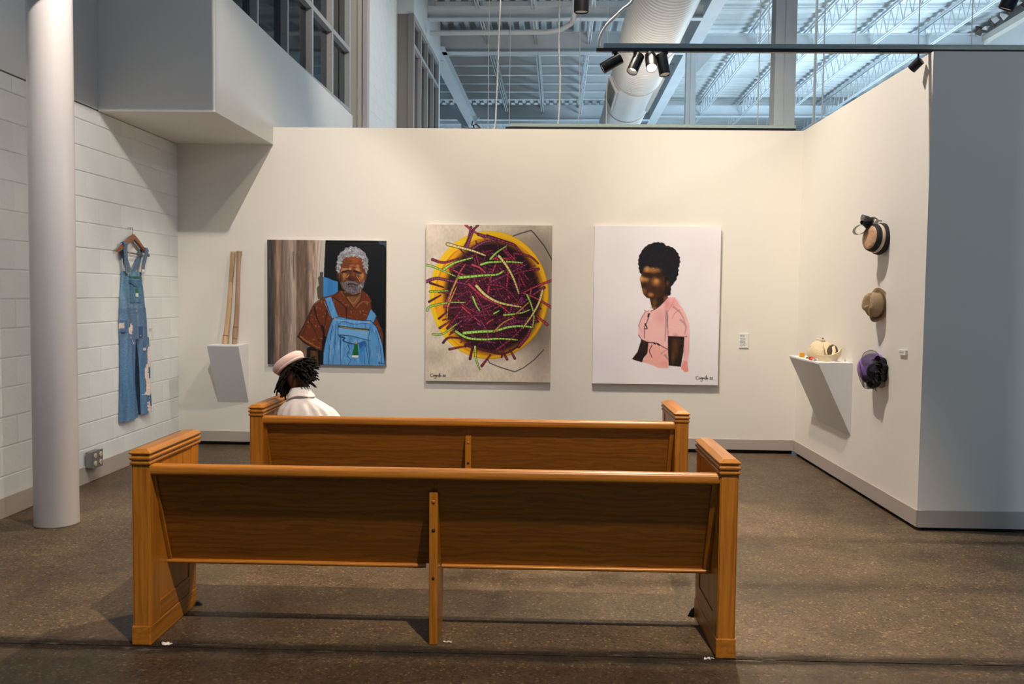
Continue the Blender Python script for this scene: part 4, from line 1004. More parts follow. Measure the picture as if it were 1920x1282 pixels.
sweet('orange red wrapped sweet beside the red one', (2.222, -1.315, PZ + .0006), (.75, .10, .02), .012, True, 1.9)
sweet('white and violet wrapped sweet at the pedestal front edge', (2.226, -1.365, PZ + .0006), (.45, .40, .62), .011, True, .4, endcol=(.8, .78, .8))
sweet('dark green sweet tucked under the left side of the bag', (2.236, -1.110, PZ + .0006), (.08, .13, .03), .008, True, 1.3)

# ------------------------------------------------------------------ paintings: a small rasteriser writes the paint colours onto a fine mesh
class Raster:
    def __init__(s, w, h, ss=2): s.w, s.h, s.ss = w, h, ss; s.W, s.H = w * ss, h * ss; s.a = np.ones((s.H, s.W, 3)) * 255; s.map = lambda x, y: (x, y)
    def P(s, pts):
        out = []
        for x, y in pts: u, v = s.map(x, y); out.append((u * s.W, v * s.H))
        return out
    def put(s, mask, y0, x0, col, al):
        sub = s.a[y0:y0 + mask.shape[0], x0:x0 + mask.shape[1]]
        c = np.array(col, float) if not callable(col) else None
        if c is None: c = col(np.arange(x0, x0 + mask.shape[1])[None, :] / s.W, np.arange(y0, y0 + mask.shape[0])[:, None] / s.H)
        k = (mask * al)[..., None]; sub[:] = sub * (1 - k) + c * k
    def box(s, Q, pad=1):
        xs = [q[0] for q in Q]; ys = [q[1] for q in Q]
        x0 = max(0, int(min(xs) - pad)); x1 = min(s.W, int(max(xs) + pad + 1)); y0 = max(0, int(min(ys) - pad)); y1 = min(s.H, int(max(ys) + pad + 1))
        return x0, x1, y0, y1
    def poly(s, pts, col, al=1.0, wob=0):
        Q = s.P(pts); x0, x1, y0, y1 = s.box(Q)
        if x1 <= x0 or y1 <= y0: return
        X, Y = np.meshgrid(np.arange(x0, x1) + .5, np.arange(y0, y1) + .5)
        if wob: X = X + wob * np.sin(Y * .31 + X * .07); Y = Y + wob * np.sin(X * .27 + 1)
        s.put(inpoly(X, Y, Q).astype(float), y0, x0, col, al)
    def stroke(s, pts, w0, col, w1=None, al=1.0, soft=.8):
        Q = s.P(pts); sc = s.W / s.span; w0 = w0 * sc / 2; w1 = w0 if w1 is None else w1 * sc / 2
        L = [0]
        for i in range(1, len(Q)): L.append(L[-1] + math.hypot(Q[i][0] - Q[i - 1][0], Q[i][1] - Q[i - 1][1]))
        T = max(L[-1], 1e-6); x0, x1, y0, y1 = s.box(Q, max(w0, w1) + 2)
        if x1 <= x0 or y1 <= y0: return
        X, Y = np.meshgrid(np.arange(x0, x1) + .5, np.arange(y0, y1) + .5); m = np.zeros(X.shape)
        for i in range(len(Q) - 1):
            ax, ay = Q[i]; bx, by = Q[i + 1]; dx, dy = bx - ax, by - ay; q = dx * dx + dy * dy + 1e-9
            t = np.clip(((X - ax) * dx + (Y - ay) * dy) / q, 0, 1)
            d = np.hypot(X - ax - dx * t, Y - ay - dy * t); g = (L[i] + t * (L[i + 1] - L[i])) / T
            wd = w0 + (w1 - w0) * g
            m = np.maximum(m, np.clip((wd - d) / soft + .5, 0, 1))
        s.put(m, y0, x0, col, al)
    def ell(s, cx, cy, rx, ry, col, al=1.0, soft=.04, rot=0):
        (u, v), = s.P([(cx, cy)]); sc = s.W / s.span; rx, ry = rx * sc, ry * sc; r = max(rx, ry) * (1 + soft)
        x0 = max(0, int(u - r - 2)); x1 = min(s.W, int(u + r + 2)); y0 = max(0, int(v - r - 2)); y1 = min(s.H, int(v + r + 2))
        if x1 <= x0 or y1 <= y0: return
        X, Y = np.meshgrid(np.arange(x0, x1) + .5 - u, np.arange(y0, y1) + .5 - v); c, q = math.cos(rot), math.sin(rot)
        d = np.hypot((X * c + Y * q) / rx, (-X * q + Y * c) / ry); s.put(np.clip((1 + soft - d) / (2 * soft + 1e-6), 0, 1), y0, x0, col, al)
def vnoise(h, w, gy, gx, seed):
    r = np.random.default_rng(seed); g = r.random((gy + 2, gx + 2)); y = np.linspace(0, gy, h); x = np.linspace(0, gx, w)
    yi = y.astype(int); xi = x.astype(int); fy = (y - yi)[:, None]; fx = (x - xi)[None, :]; fy = fy * fy * (3 - 2 * fy); fx = fx * fx * (3 - 2 * fx)
    a = g[yi][:, xi]; b = g[yi][:, xi + 1]; c = g[yi + 1][:, xi]; d = g[yi + 1][:, xi + 1]
    return (a * (1 - fx) + b * fx) * (1 - fy) + (c * (1 - fx) + d * fx) * fy
def smooth(pts, n=6):
    P = [np.array(p, float) for p in pts]; out = []
    for i in range(len(P) - 1):
        p0, p1, p2, p3 = P[max(i - 1, 0)], P[i], P[i + 1], P[min(i + 2, len(P) - 1)]
        for k in range(n):
            t = k / n; out.append(tuple(.5 * (2 * p1 + (p2 - p0) * t + (2 * p0 - 5 * p1 + 4 * p2 - p3) * t * t + (3 * p1 - p0 - 3 * p2 + p3) * t ** 3)))
    return out + [tuple(P[-1])]
PAINT_GAIN = np.array([1.02, 1.06, 1.14])
def painting(label, x0, x1, z0, z1, R, gain=1.0, depth=.038):
    t = thing('painting', label, 'painting', ((x0 + x1) / 2, 0, z0), 'paintings on the back wall')
    MB().box(x0, x1, -depth, -.0008, z0, z1).build('stretched_canvas', M['canvas_edge'], t, bevel=.002)
    a = R.a.reshape(R.h, R.ss, R.w, R.ss, 3).mean((1, 3)); w, h = R.w, R.h
    xs = np.linspace(x0 + .0012, x1 - .0012, w); zs = np.linspace(z1 - .0012, z0 + .0012, h)
    X, Z = np.meshgrid(xs, zs); co = np.stack([X - t.location.x, np.full_like(X, -depth - .0006), Z - z0], -1).reshape(-1, 3)
    i = np.arange(w * h).reshape(h, w); F = np.stack([i[:-1, :-1], i[1:, :-1], i[1:, 1:], i[:-1, 1:]], -1).reshape(-1, 4)
    me = bpy.data.meshes.new('painted_face'); me.vertices.add(len(co)); me.vertices.foreach_set('co', co.ravel())
    me.loops.add(F.size); me.loops.foreach_set('vertex_index', F.ravel()); me.polygons.add(len(F)); me.polygons.foreach_set('loop_start', np.arange(0, F.size, 4))
    me.update(calc_edges=True)
    at = me.color_attributes.new('Col', 'FLOAT_COLOR', 'POINT'); full = np.ones((w * h, 4), np.float32)
    full[:, :3] = np.clip(lin(np.clip(a / 255, 0, 1).reshape(-1, 3)) * PAINT_GAIN * gain, 0, .88); at.data.foreach_set('color', full.ravel())
    me.materials.append(M['paintwork']); o = bpy.data.objects.new('painted_face', me); COL.objects.link(o); o.parent = t
    return t

# ---- 1: man in denim overalls
R1 = Raster(300, 312); R1.map = lambda x, y: ((x - 52) / 1066, (y - 98) / 1102); R1.span = 1066
H_, W_ = R1.H, R1.W
xs = np.linspace(52, 1118, W_); stops = [52, 95, 125, 150, 185, 240, 270, 305, 320, 375, 405, 430, 470, 520, 1118]
cols = np.array([(66, 60, 62), (72, 64, 64), (110, 90, 74), (160, 128, 102), (118, 98, 86), (152, 130, 116), (178, 156, 140), (176, 150, 130), (108, 86, 70), (132, 106, 86), (98, 78, 66), (160, 134, 116), (176, 152, 136), (170, 148, 130), (170, 148, 130)], float)
base = np.stack([np.interp(xs, stops, cols[:, i]) for i in range(3)], -1)
st = vnoise(H_, W_, 5, 70, 1) * .6 + vnoise(H_, W_, 14, 130, 2) * .4
R1.a[:] = base[None] * (.72 + .56 * st)[..., None]
for k in range(60):
    x = random.uniform(60, 500); y = random.uniform(98, 1100); l = random.uniform(60, 300)
    R1.stroke([(x, y), (x + random.uniform(-8, 8), y + l)], random.uniform(3, 9), random.choice([(70, 58, 52), (185, 165, 150), (95, 76, 62), (150, 122, 100), (58, 52, 56)]), 2, .45)
for x, y, l in ((390, 110, 60), (335, 250, 40), (395, 640, 50)): R1.stroke([(x, y), (x + 6, y + l)], 7, (70, 50, 38), 2, .7)
R1.poly([(518, 98), (575, 98), (557, 600), (470, 660), (500, 420)], (196, 184, 168))
R1.stroke([(540, 98), (500, 600)], 5, (150, 134, 118), 5, .7); R1.stroke([(525, 98), (484, 640)], 4, (222, 212, 198), 4, .6)
R1.poly([(525, 380), (557, 377), (557, 612), (508, 618), (496, 520), (518, 495), (506, 430), (525, 415)], (84, 76, 66))
R1.poly([(572, 97), (1120, 96), (1120, 1202), (400, 1202), (410, 1050), (540, 1000), (553, 600)], lambda u, v: np.stack([np.broadcast_to(12 + 3 * np.sin(u * 9) + 0 * v, (v.shape[0], u.shape[1]))] * 3, -1) + np.array([0, 1, 5]))
R1.stroke([(572, 98), (555, 420)], 5, (205, 205, 205)); 
R1.poly([(1035, 98), (1118, 98), (1118, 190), (1100, 140), (1060, 130)], (58, 68, 84)); 
R1.poly([(555, 420), (600, 432), (645, 452), (686, 462), (686, 560), (600, 598), (555, 600)], (58, 128, 190))
for k in range(10): R1.stroke([(565 + 12 * k, 440 + 2 * k), (563 + 12 * k, 585 - 3 * k)], 7, random.choice([(80, 150, 208), (44, 108, 170)]), 4, .6)
R1.poly([(440, 1070), (505, 1080), (512, 1200), (436, 1200)], (88, 56, 26)); R1.stroke([(470, 1085), (480, 1190)], 16, (120, 80, 38), 8, .7)
SH = [(325, 950), (400, 820), (470, 670), (560, 600), (660, 572), (700, 535), (760, 590), (830, 690), (890, 620), (905, 535), (960, 580), (992, 640), (985, 700), (1040, 790), (1092, 920), (1088, 1030), (950, 980), (640, 980), (560, 940), (542, 1075), (480, 1052), (400, 1015)]
R1.poly(SH, (104, 48, 24))
rr = random.Random(4)
for k in range(520):
    x = rr.uniform(325, 1090); y = rr.uniform(540, 1075)
    if inpoly(np.array([x]), np.array([y]), SH)[0]:
        a = rr.uniform(-.6, 1.9); l = rr.uniform(8, 30)
        R1.stroke([(x, y), (x + math.cos(a) * l, y + math.sin(a) * l)], rr.uniform(4, 12), rr.choice([(168, 112, 60), (140, 70, 32), (98, 44, 20), (186, 132, 80), (82, 36, 18), (128, 62, 28)]), 2, .6)
for S_, w in (([(325, 955), (400, 815), (470, 668), (560, 600)], 9), ([(330, 950), (400, 1012), (540, 1074), (545, 1000), (575, 890)], 12), ([(475, 690), (500, 790), (535, 860), (560, 905)], 14), ([(600, 640), (585, 760), (560, 880)], 12), ([(760, 690), (765, 780)], 14), ([(640, 600), (700, 640), (760, 690)], 8), ([(985, 640), (1000, 720), (1060, 830)], 14), ([(450, 720), (430, 800), (470, 880), (520, 1000)], 6), ([(545, 860), (560, 930), (545, 1060)], 26), ([(420, 830), (360, 950)], 5)):
    R1.stroke(smooth(S_), w, (26, 14, 10), 4, .9)
R1.stroke(smooth([(350, 950), (420, 1000), (520, 1050)]), 12, (190, 130, 72), 5, .7)
R1.poly([(700, 545), (900, 545), (885, 620), (825, 690), (760, 610)], (128, 82, 46)); R1.poly([(720, 560), (890, 560), (860, 590), (760, 590)], (54, 32, 20), .8)
R1.stroke(smooth([(770, 600), (820, 650), (870, 600)]), 12, (170, 116, 66), 6, .7)
R1.stroke(smooth([(655, 580), (720, 540), (760, 600), (825, 695)]), 10, (70, 34, 16)); R1.stroke(smooth([(960, 640), (900, 640), (850, 690)]), 8, (150, 96, 50))
FACE = [(690, 385), (698, 310), (740, 248), (830, 234), (912, 258), (938, 320), (938, 400), (918, 490), (885, 545), (830, 572), (770, 562), (722, 520), (697, 450)]
R1.poly(FACE, (104, 54, 28)); R1.ell(684, 410, 12, 34, (60, 32, 20)); R1.ell(938, 390, 8, 34, (48, 26, 18))
for x, y, a, b, c in ((811.3, 274.3, 77.8, 42.8, (140, 70, 34)), (846.3, 270.4, 42.8, 31.1, (160, 82, 44)), (768.5, 285.9, 42.8, 19.4, (110, 66, 30)), (896.8, 305.4, 23.3, 58.3, (128, 58, 28)), (756.8, 320.9, 35.0, 19.4, (120, 60, 30)), (811.3, 320.9, 23.3, 11.7, (176, 106, 62)), (861.8, 324.8, 15.6, 15.6, (196, 140, 92)), (834.6, 336.5, 35.0, 10.1, (170, 80, 52)), (745.2, 352.0, 31.1, 15.6, (196, 136, 84)), (795.7, 348.2, 11.7, 15.6, (210, 156, 104)), (861.8, 355.9, 23.3, 15.6, (204, 150, 100)), (826.8, 359.8, 11.7, 19.4, (150, 76, 44)), (745.2, 418.2, 35.0, 35.0, (176, 108, 46)), (729.6, 402.6, 23.3, 19.4, (200, 140, 86)), (889.1, 422.0, 27.2, 42.8, (176, 108, 54)), (904.6, 406.5, 15.6, 23.3, (196, 138, 88)), (815.2, 410.4, 27.2, 38.9, (104, 58, 32)), (826.8, 390.9, 11.7, 31.1, (124, 72, 42)), (714.1, 422.0, 15.6, 38.9, (70, 38, 26)), (780.2, 425.9, 15.6, 27.2, (60, 34, 20)), (865.7, 406.5, 11.7, 23.3, (96, 54, 32)), (811.3, 429.8, 27.2, 15.6, (72, 38, 24)), (931.8, 406.5, 11.7, 46.7, (110, 66, 40))):
    R1.ell(x, y, a, b, c, .8, .5)
for S_, c, w in (([(725.7, 380.0), (749.1, 370.7), (776.3, 364.5), (805.5, 367.6)], (24, 14, 10), 17.1), ([(749.1, 381.6), (776.3, 378.5), (795.7, 375.4)], (58, 34, 28), 7.8), ([(830.7, 367.6), (850.2, 370.7), (873.5, 381.6), (894.9, 387.0)], (24, 14, 10), 17.1), ([(850.2, 380.0), (877.4, 387.0)], (56, 34, 26), 7.0), ([(714.1, 371.5), (737.4, 355.9), (768.5, 348.2), (799.6, 352.0)], (206, 150, 98), 6.2), ([(846.3, 348.2), (869.6, 355.9), (889.1, 375.4)], (210, 158, 108), 5.4), ([(733.5, 336.5), (764.6, 340.4), (795.7, 330.7), (826.8, 333.4), (850.2, 340.4)], (96, 40, 26), 5.4), ([(749.1, 297.6), (795.7, 305.4), (842.4, 301.5), (881.3, 309.3)], (92, 48, 24), 4.7), ([(741.3, 313.2), (776.3, 320.9)], (80, 46, 24), 4.7), ([(823.0, 328.7), (823.0, 355.9)], (100, 40, 24), 7.0), ([(788.0, 398.7), (768.5, 422.0), (749.1, 441.5)], (214, 156, 96), 7.8), ([(776.3, 406.5), (756.8, 425.9)], (120, 66, 30), 4.7), ([(725.7, 390.9), (749.1, 414.3)], (90, 50, 28), 3.9), ([(846.3, 406.5), (865.7, 429.8), (881.3, 460.9)], (210, 158, 108), 5.4), ([(861.8, 402.6), (889.1, 418.2)], (92, 52, 32), 4.7), ([(842.4, 394.8), (873.5, 402.6)], (206, 150, 104), 3.9), ([(795.7, 387.0), (788.0, 422.0), (795.7, 441.5)], (40, 22, 14), 7.8), ([(842.4, 390.9), (850.2, 425.9), (846.3, 445.4)], (48, 26, 18), 6.2), ([(788.0, 439.5), (811.3, 449.3), (842.4, 441.5)], (26, 14, 10), 10.1), ([(760.7, 429.8), (741.3, 468.7), (725.7, 468.7)], (50, 28, 20), 9.3), ([(861.8, 437.6), (877.4, 468.7)], (44, 26, 20), 7.8), ([(702.4, 406.5), (710.2, 453.2), (721.8, 480.4)], (40, 22, 16), 9.3), ([(698.5, 390.9), (702.4, 429.8)], (176, 116, 76), 3.9)):
    R1.stroke(smooth(S_), w, c, w * .5, .92)
BE = [(710.2, 460.9), (733.5, 468.7), (760.7, 460.9), (803.5, 457.0), (846.3, 460.9), (873.5, 484.3), (904.6, 460.9), (924.1, 429.8), (920.2, 492.0), (893.0, 538.7), (850.2, 564.0), (811.3, 567.9), (764.6, 554.3), (733.5, 519.3)]
R1.poly(BE, (98, 90, 94))
for k in range(330):
    x = rr.uniform(700, 930); y = rr.uniform(425, 570)
    if inpoly(np.array([x]), np.array([y]), BE)[0]: R1.stroke([(x, y), (x + rr.uniform(-5, 5), y + rr.uniform(6, 16))], 4, rr.choice([(150, 146, 150), (66, 58, 62), (120, 112, 114), (46, 38, 40), (186, 180, 178), (90, 70, 66)] if x < 860 else [(190, 184, 182), (150, 146, 150), (120, 112, 114)]), 1, .8)
for S_, c, w in (([(768.5, 468.7), (799.6, 460.9), (826.8, 464.8), (861.8, 476.5)], (112, 106, 110), 13.2), ([(764.6, 464.8), (788.0, 457.0)], (136, 132, 140), 8.6), ([(780.2, 484.3), (811.3, 480.4), (861.8, 492.8)], (34, 20, 22), 13.2), ([(788.0, 501.8), (819.1, 507.6), (846.3, 503.7)], (84, 56, 50), 10.9), ([(760.7, 530.9), (788.0, 542.6), (826.8, 538.7)], (128, 120, 128), 10.1), ([(889.1, 492.0), (900.7, 507.6)], (200, 192, 188), 10.1), ([(811.3, 571.8), (858.0, 562.0), (889.1, 534.8)], (170, 110, 66), 5.4)):
    R1.stroke(smooth(S_), w, c, w * .5, .9)
HA = [(672, 372), (678, 290), (688, 230), (720, 200), (758, 165), (812, 150), (872, 165), (922, 200), (952, 260), (958, 340), (942, 392), (916, 335), (900, 258), (830, 238), (742, 252), (716, 300), (706, 352), (690, 392)]
R1.poly(HA, (150, 150, 154), 1, 2)
for k in range(380):
    x = rr.uniform(668, 960); y = rr.uniform(148, 392)
    if inpoly(np.array([x]), np.array([y]), HA)[0]:
        a = rr.uniform(0, 6.3); r = rr.uniform(5, 10); R1.stroke([(x + r * math.cos(a + q * .8), y + r * math.sin(a + q * .8)) for q in range(4)], 4.5, rr.choice([(212, 212, 214), (186, 186, 190), (86, 86, 92), (56, 56, 62), (232, 232, 232)]), 2, .8)
LB = [(104, 164, 212), (80, 142, 196), (62, 118, 174), (140, 188, 226)]
def denim_poly(P, n, seed, base=(92, 152, 204)):
    R1.poly(P, base); q = random.Random(seed); xs_ = [p[0] for p in P]; ys_ = [p[1] for p in P]
    for k in range(n):
        x = q.uniform(min(xs_), max(xs_)); y = q.uniform(min(ys_), max(ys_)); y2 = y + q.uniform(30, 120); x2 = x + q.uniform(-14, 14)
        if inpoly(np.array([x, x2]), np.array([y, y2]), P).all(): R1.stroke([(x, y), (x2, y2)], q.uniform(5, 18), q.choice(LB), 3, .55)
denim_poly([(570, 612), (625, 595), (692, 772), (630, 788)], 60, 1); denim_poly([(980, 698), (1030, 760), (1005, 818), (938, 802)], 30, 2)
BIB = [(640, 790), (700, 772), (800, 792), (900, 802), (975, 800), (1032, 862), (1082, 1000), (1113, 1200), (554, 1196), (562, 1062), (600, 900)]
denim_poly(BIB, 320, 3)
R1.poly([(690, 850), (965, 885), (972, 975), (690, 930)], (112, 168, 214))
DK = (22, 46, 84)
for S_, w in (([(570, 612), (632, 788)], 5), ([(625, 595), (692, 772)], 5), ([(980, 698), (938, 802)], 5), ([(1030, 762), (1005, 818)], 5), ([(640, 790), (700, 772), (800, 792), (900, 802), (975, 800)], 6), ([(640, 790), (600, 900), (560, 1070), (554, 1196)], 7), ([(975, 800), (1032, 862), (1082, 1000), (1110, 1196)], 6), ([(690, 850), (690, 930)], 4), ([(690, 932), (800, 940), (970, 978)], 8), ([(700, 945), (750, 960), (730, 980), (780, 1000), (840, 1010), (900, 995), (930, 985)], 11), ([(712, 960), (708, 1100), (716, 1196)], 5), ([(775, 1010), (790, 1060), (770, 1110), (800, 1150), (780, 1196)], 6), ([(700, 830), (740, 812), (790, 826), (850, 838), (900, 826), (960, 830)], 5), ([(640, 850), (620, 960), (600, 1196)], 6), ([(668, 840), (660, 1000), (640, 1190)], 4), ([(975, 860), (960, 980), (970, 1100), (960, 1190)], 5), ([(940, 1000), (950, 1100), (975, 1196)], 4), ([(1020, 880), (1060, 1000), (1080, 1180)], 4), ([(880, 1020), (920, 1080), (930, 1190)], 4)):
    R1.stroke(smooth(S_), w, DK, w * .7, .9)
R1.stroke([(566, 640), (620, 770)], 6, (160, 204, 234), 3, .7); R1.stroke([(660, 800), (960, 818)], 10, (138, 188, 226), 6, .7)
R1.stroke([(696, 856), (800, 872), (958, 884)], 18, (44, 52, 40)); R1.stroke([(705, 858), (800, 874), (900, 886), (955, 888)], 5, (206, 172, 96), 4)
R1.poly([(870, 1000), (935, 985), (945, 1020), (890, 1100)], (40, 96, 160)); R1.poly([(875, 1060), (930, 1010), (925, 1180), (890, 1180)], (64, 140, 206), .7)
R1.poly([(836, 1012), (866, 1012), (872, 1110), (814, 1110)], (20, 104, 44)); R1.poly([(814, 1110), (872, 1110), (868, 1132), (812, 1128)], (228, 226, 224))
R1.ell(660, 790, 10, 10, (190, 150, 110)); R1.ell(962, 816, 10, 10, (190, 150, 110)); R1.ell(850, 1002, 12, 8, (180, 150, 110))
R1.stroke(smooth([(1048, 1178), (1060, 1165), (1058, 1185), (1072, 1172), (1080, 1184), (1095, 1176), (1100, 1186)]), 4, (20, 34, 60), 3)
painting('large portrait of a grey haired man in blue bib overalls, left painting', -2.584, -1.441, .793, 1.984, R1, .92)

# ---- 2: bowl of beans
R2 = Raster(300, 376); R2.map = lambda x, y: ((x - 75) / 882, (y - 82) / 1108); R2.span = 882
nz = vnoise(R2.H, R2.W, 5, 4, 5) * .6 + vnoise(R2.H, R2.W, 14, 12, 6) * .4
R2.a[:] = np.array((176, 162, 146)) * (1 - nz[..., None]) + np.array((222, 204, 180)) * nz[..., None] + (vnoise(R2.H, R2.W, 60, 90, 8)[..., None] - .5) * 14
for cx, cy, rx, ry, al in ((880, 700, 130, 330, .55), (800, 215, 170, 90, .45), (900, 850, 120, 160, .45), (850, 480, 130, 260, .45), (150, 1010, 100, 60, .25), (930, 360, 60, 90, .3)): R2.ell(cx, cy, rx, ry, (88, 78, 66), al, .75)
for S_, w in (([(680, 160), (740, 138), (808, 118), (830, 140), (900, 225), (960, 330)], 8), ([(515, 1032), (528, 1056), (600, 1085), (705, 1116), (765, 1088), (840, 1030), (905, 958)], 7)): R2.stroke(S_, w, (52, 46, 46), w, .9)
R2.ell(520, 577, 417, 450, (196, 138, 14), 1, .005); R2.ell(516, 575, 414, 446, (238, 178, 24), 1, .005); R2.ell(522, 590, 384, 414, (190, 120, 12), 1, .008); R2.ell(524, 594, 378, 408, (222, 148, 18), 1, .008)
rr = random.Random(11)
for k in range(70):
    a = rr.uniform(0, 6.28); r = rr.uniform(.93, 1.0); R2.stroke([(520 + 400 * r * math.cos(a + q * .09), 582 + 432 * r * math.sin(a + q * .09)) for q in range(5)], rr.uniform(5, 12), rr.choice([(250, 198, 44), (214, 142, 14), (244, 186, 30)]), 4, .5)
R2.ell(545, 590, 335, 390, (40, 16, 24), 1, .06); R2.ell(560, 600, 300, 360, (30, 12, 20), .7, .3)
def bean(S_, w, kind):
    S_ = smooth(S_, 6)
    pal = {'p': ((106, 30, 52), (160, 66, 92), (60, 16, 32)), 'd': ((74, 22, 40), (108, 38, 60), (44, 12, 26)), 'v': ((108, 36, 70), (160, 84, 122), (62, 20, 46)), 'r': ((160, 44, 62), (206, 90, 104), (90, 22, 36)), 'g': ((138, 184, 70), (186, 214, 118), (70, 104, 34)), 'c': ((196, 176, 104), (228, 212, 150), (110, 84, 50)), 'o': ((176, 116, 70), (212, 164, 110), (96, 52, 36))}[kind]
    R2.stroke(S_, w * 1.45, (24, 8, 14), w * .9, .9); R2.stroke(S_, w, pal[0], w * .5)
    n = max(3, int(len(S_) / 2)); q = random.Random(len(S_) * 7 + int(S_[0][0]))
    for i in range(1, len(S_) - 1):
        x, y = S_[i]; x2, y2 = S_[i + 1]
        R2.ell(x, y, w * .30, w * .30, pal[1], .8, .4)
        if i % 2: R2.ell((x + x2) / 2 + q.uniform(-2, 2), (y + y2) / 2 + q.uniform(-2, 2), w * .20, w * .20, pal[2] if kind != 'g' else (60, 70, 24), .8, .3)
for k in range(230):
    a = rr.uniform(0, 6.28); r = math.sqrt(rr.random()); x = 545 + 265 * r * math.cos(a); y = 590 + 310 * r * math.sin(a)
    th = rr.gauss(.0, .9) if rr.random() < .6 else rr.uniform(0, 3.14); l = rr.uniform(45, 135); b = rr.uniform(-25, 25)
    bean([(x - l * math.cos(th), y - l * math.sin(th)), (x - b * math.sin(th), y + b * math.cos(th)), (x + l * math.cos(th), y + l * math.sin(th))], rr.uniform(10, 16), rr.choice('ppddddvvr') if k > 80 else 'd')
for k in range(12):
    a = rr.uniform(0, 6.28); x = 530 + 330 * math.cos(a); y = 590 + 380 * math.sin(a); th = a + rr.uniform(-.5, .5); l = rr.uniform(20, 48)
    bean([(x - l * math.cos(th), y - l * math.sin(th)), (x, y), (x + l * math.cos(th), y + l * math.sin(th))], 10, rr.choice('pdd'))
for k_, w, S_ in (('v', 17, [(75, 487), (150, 462), (250, 480), (380, 505)]), ('v', 20, [(345, 250), (375, 180), (388, 100)]), ('v', 18, [(360, 240), (385, 170), (410, 110)]), ('r', 12, [(350, 85), (400, 125), (460, 160), (500, 188)]), ('p', 13, [(437, 84), (395, 130)]), ('p', 16, [(500, 160), (600, 190), (690, 220), (735, 272)]), ('p', 15, [(120, 330), (200, 350), (300, 320)]), ('r', 13, [(960, 465), (850, 510), (745, 562)]), ('r', 13, [(960, 660), (860, 600), (760, 560)]), ('r', 14, [(928, 780), (850, 715)]),
    ('r', 17, [(375, 500), (480, 590), (600, 650), (705, 740)]), ('p', 16, [(610, 250), (700, 350), (800, 472)]), ('r', 16, [(210, 662), (250, 560), (300, 440), (352, 360)]), ('o', 14, [(305, 440), (240, 600), (225, 752)]), ('p', 15, [(240, 802), (330, 680), (432, 570)]), ('d', 12, [(98, 628), (180, 580)]), ('d', 12, [(104, 495), (200, 525)]), ('d', 13, [(200, 916), (240, 880), (332, 885)]), ('p', 13, [(245, 962), (352, 940)]), ('d', 14, [(390, 1028), (412, 920)]), ('p', 14, [(473, 1078), (532, 1000)]), ('p', 13, [(650, 1028), (610, 960)]), ('p', 13, [(705, 1022), (670, 960)]), ('p', 13, [(175, 812), (240, 768)]), ('d', 12, [(168, 746), (222, 700)]),
    ('p', 16, [(575, 962), (680, 880), (760, 800)]), ('p', 20, [(730, 935), (790, 860), (822, 770)]), ('v', 17, [(400, 250), (480, 205), (560, 190)]), ('v', 15, [(440, 150), (560, 180), (700, 225)]), ('p', 14, [(862, 388), (740, 410), (690, 430)]), ('r', 15, [(512, 560), (530, 450), (582, 310)]), ('p', 15, [(500, 500), (620, 520), (740, 640)]), ('r', 13, [(330, 660), (400, 720), (460, 770)]), ('p', 14, [(300, 740), (420, 720), (560, 716)]), ('v', 16, [(520, 488), (640, 430), (780, 355)]), ('p', 14, [(250, 400), (400, 300), (540, 260)]), ('p', 14, [(420, 560), (470, 660), (500, 760)]), ('d', 15, [(360, 930), (480, 960), (620, 990), (720, 940)]), ('p', 14, [(690, 280), (800, 300), (860, 350)]), ('r', 13, [(640, 320), (650, 420), (640, 520)]),
    ('g', 15, [(195, 402), (280, 350), (400, 315)]), ('g', 15, [(460, 362), (520, 345), (640, 340), (750, 345)]), ('g', 19, [(310, 455), (450, 440), (570, 430), (618, 405)]), ('g', 12, [(80, 370), (120, 378), (200, 410), (282, 446)]), ('g', 12, [(105, 556), (230, 548)]), ('g', 12, [(86, 690), (110, 660), (240, 632), (352, 630)]), ('g', 11, [(128, 858), (200, 852), (296, 780)]), ('g', 20, [(345, 846), (450, 835), (560, 828), (660, 800), (750, 792), (832, 800)]), ('g', 17, [(290, 836), (370, 880), (480, 890), (600, 882), (720, 890)]), ('g', 13, [(625, 716), (740, 700), (806, 675)]), ('g', 13, [(425, 940), (430, 1020), (458, 1102)]), ('g', 13, [(525, 322), (570, 275), (636, 230)]), ('g', 12, [(785, 570), (815, 640), (835, 720), (826, 795)]), ('g', 12, [(555, 706), (592, 684)]), ('g', 14, [(405, 590), (430, 650), (455, 688)]),
    ('c', 18, [(225, 220), (300, 240), (400, 265), (490, 297)]), ('c', 18, [(585, 300), (640, 370), (690, 460), (727, 562)]), ('c', 20, [(430, 512), (500, 580), (600, 630), (742, 656)]), ('c', 15, [(892, 540), (870, 620), (830, 700), (760, 804)]), ('o', 12, [(555, 836), (620, 770), (692, 734)]), ('o', 12, [(710, 706), (800, 620)]), ('o', 13, [(230, 660), (290, 520)])):
    bean(S_, w, k_)
SIG = lambda R, o, s, c, w: [R.stroke(smooth([(o[0] + a * s, o[1] + b * s) for a, b in q], 5), w, c, w * .8) for q in ([(22, -8), (6, -4), (0, 10), (8, 22), (24, 20)], [(34, 4), (28, 12), (34, 20), (40, 10), (34, 4)], [(54, 4), (46, 8), (48, 18), (56, 10), (54, 34), (44, 38), (40, 32)], [(60, 18), (62, 6), (66, 14), (72, 6), (74, 18)], [(80, 18), (84, 2), (92, -14), (90, 10), (86, 26)], [(92, 18), (96, 8), (102, 16), (100, 6), (106, 18)], [(122, 6), (128, 2), (130, 8), (120, 18), (132, 18)], [(138, 6), (144, 2), (146, 8), (136, 18), (148, 18)])]
SIG(R2, (112, 1144), .72, (44, 34, 32), 4)
painting('large painting of purple and green bean pods in a yellow bowl, middle painting', -1.062, .134, .654, 2.143, R2, 1.22)

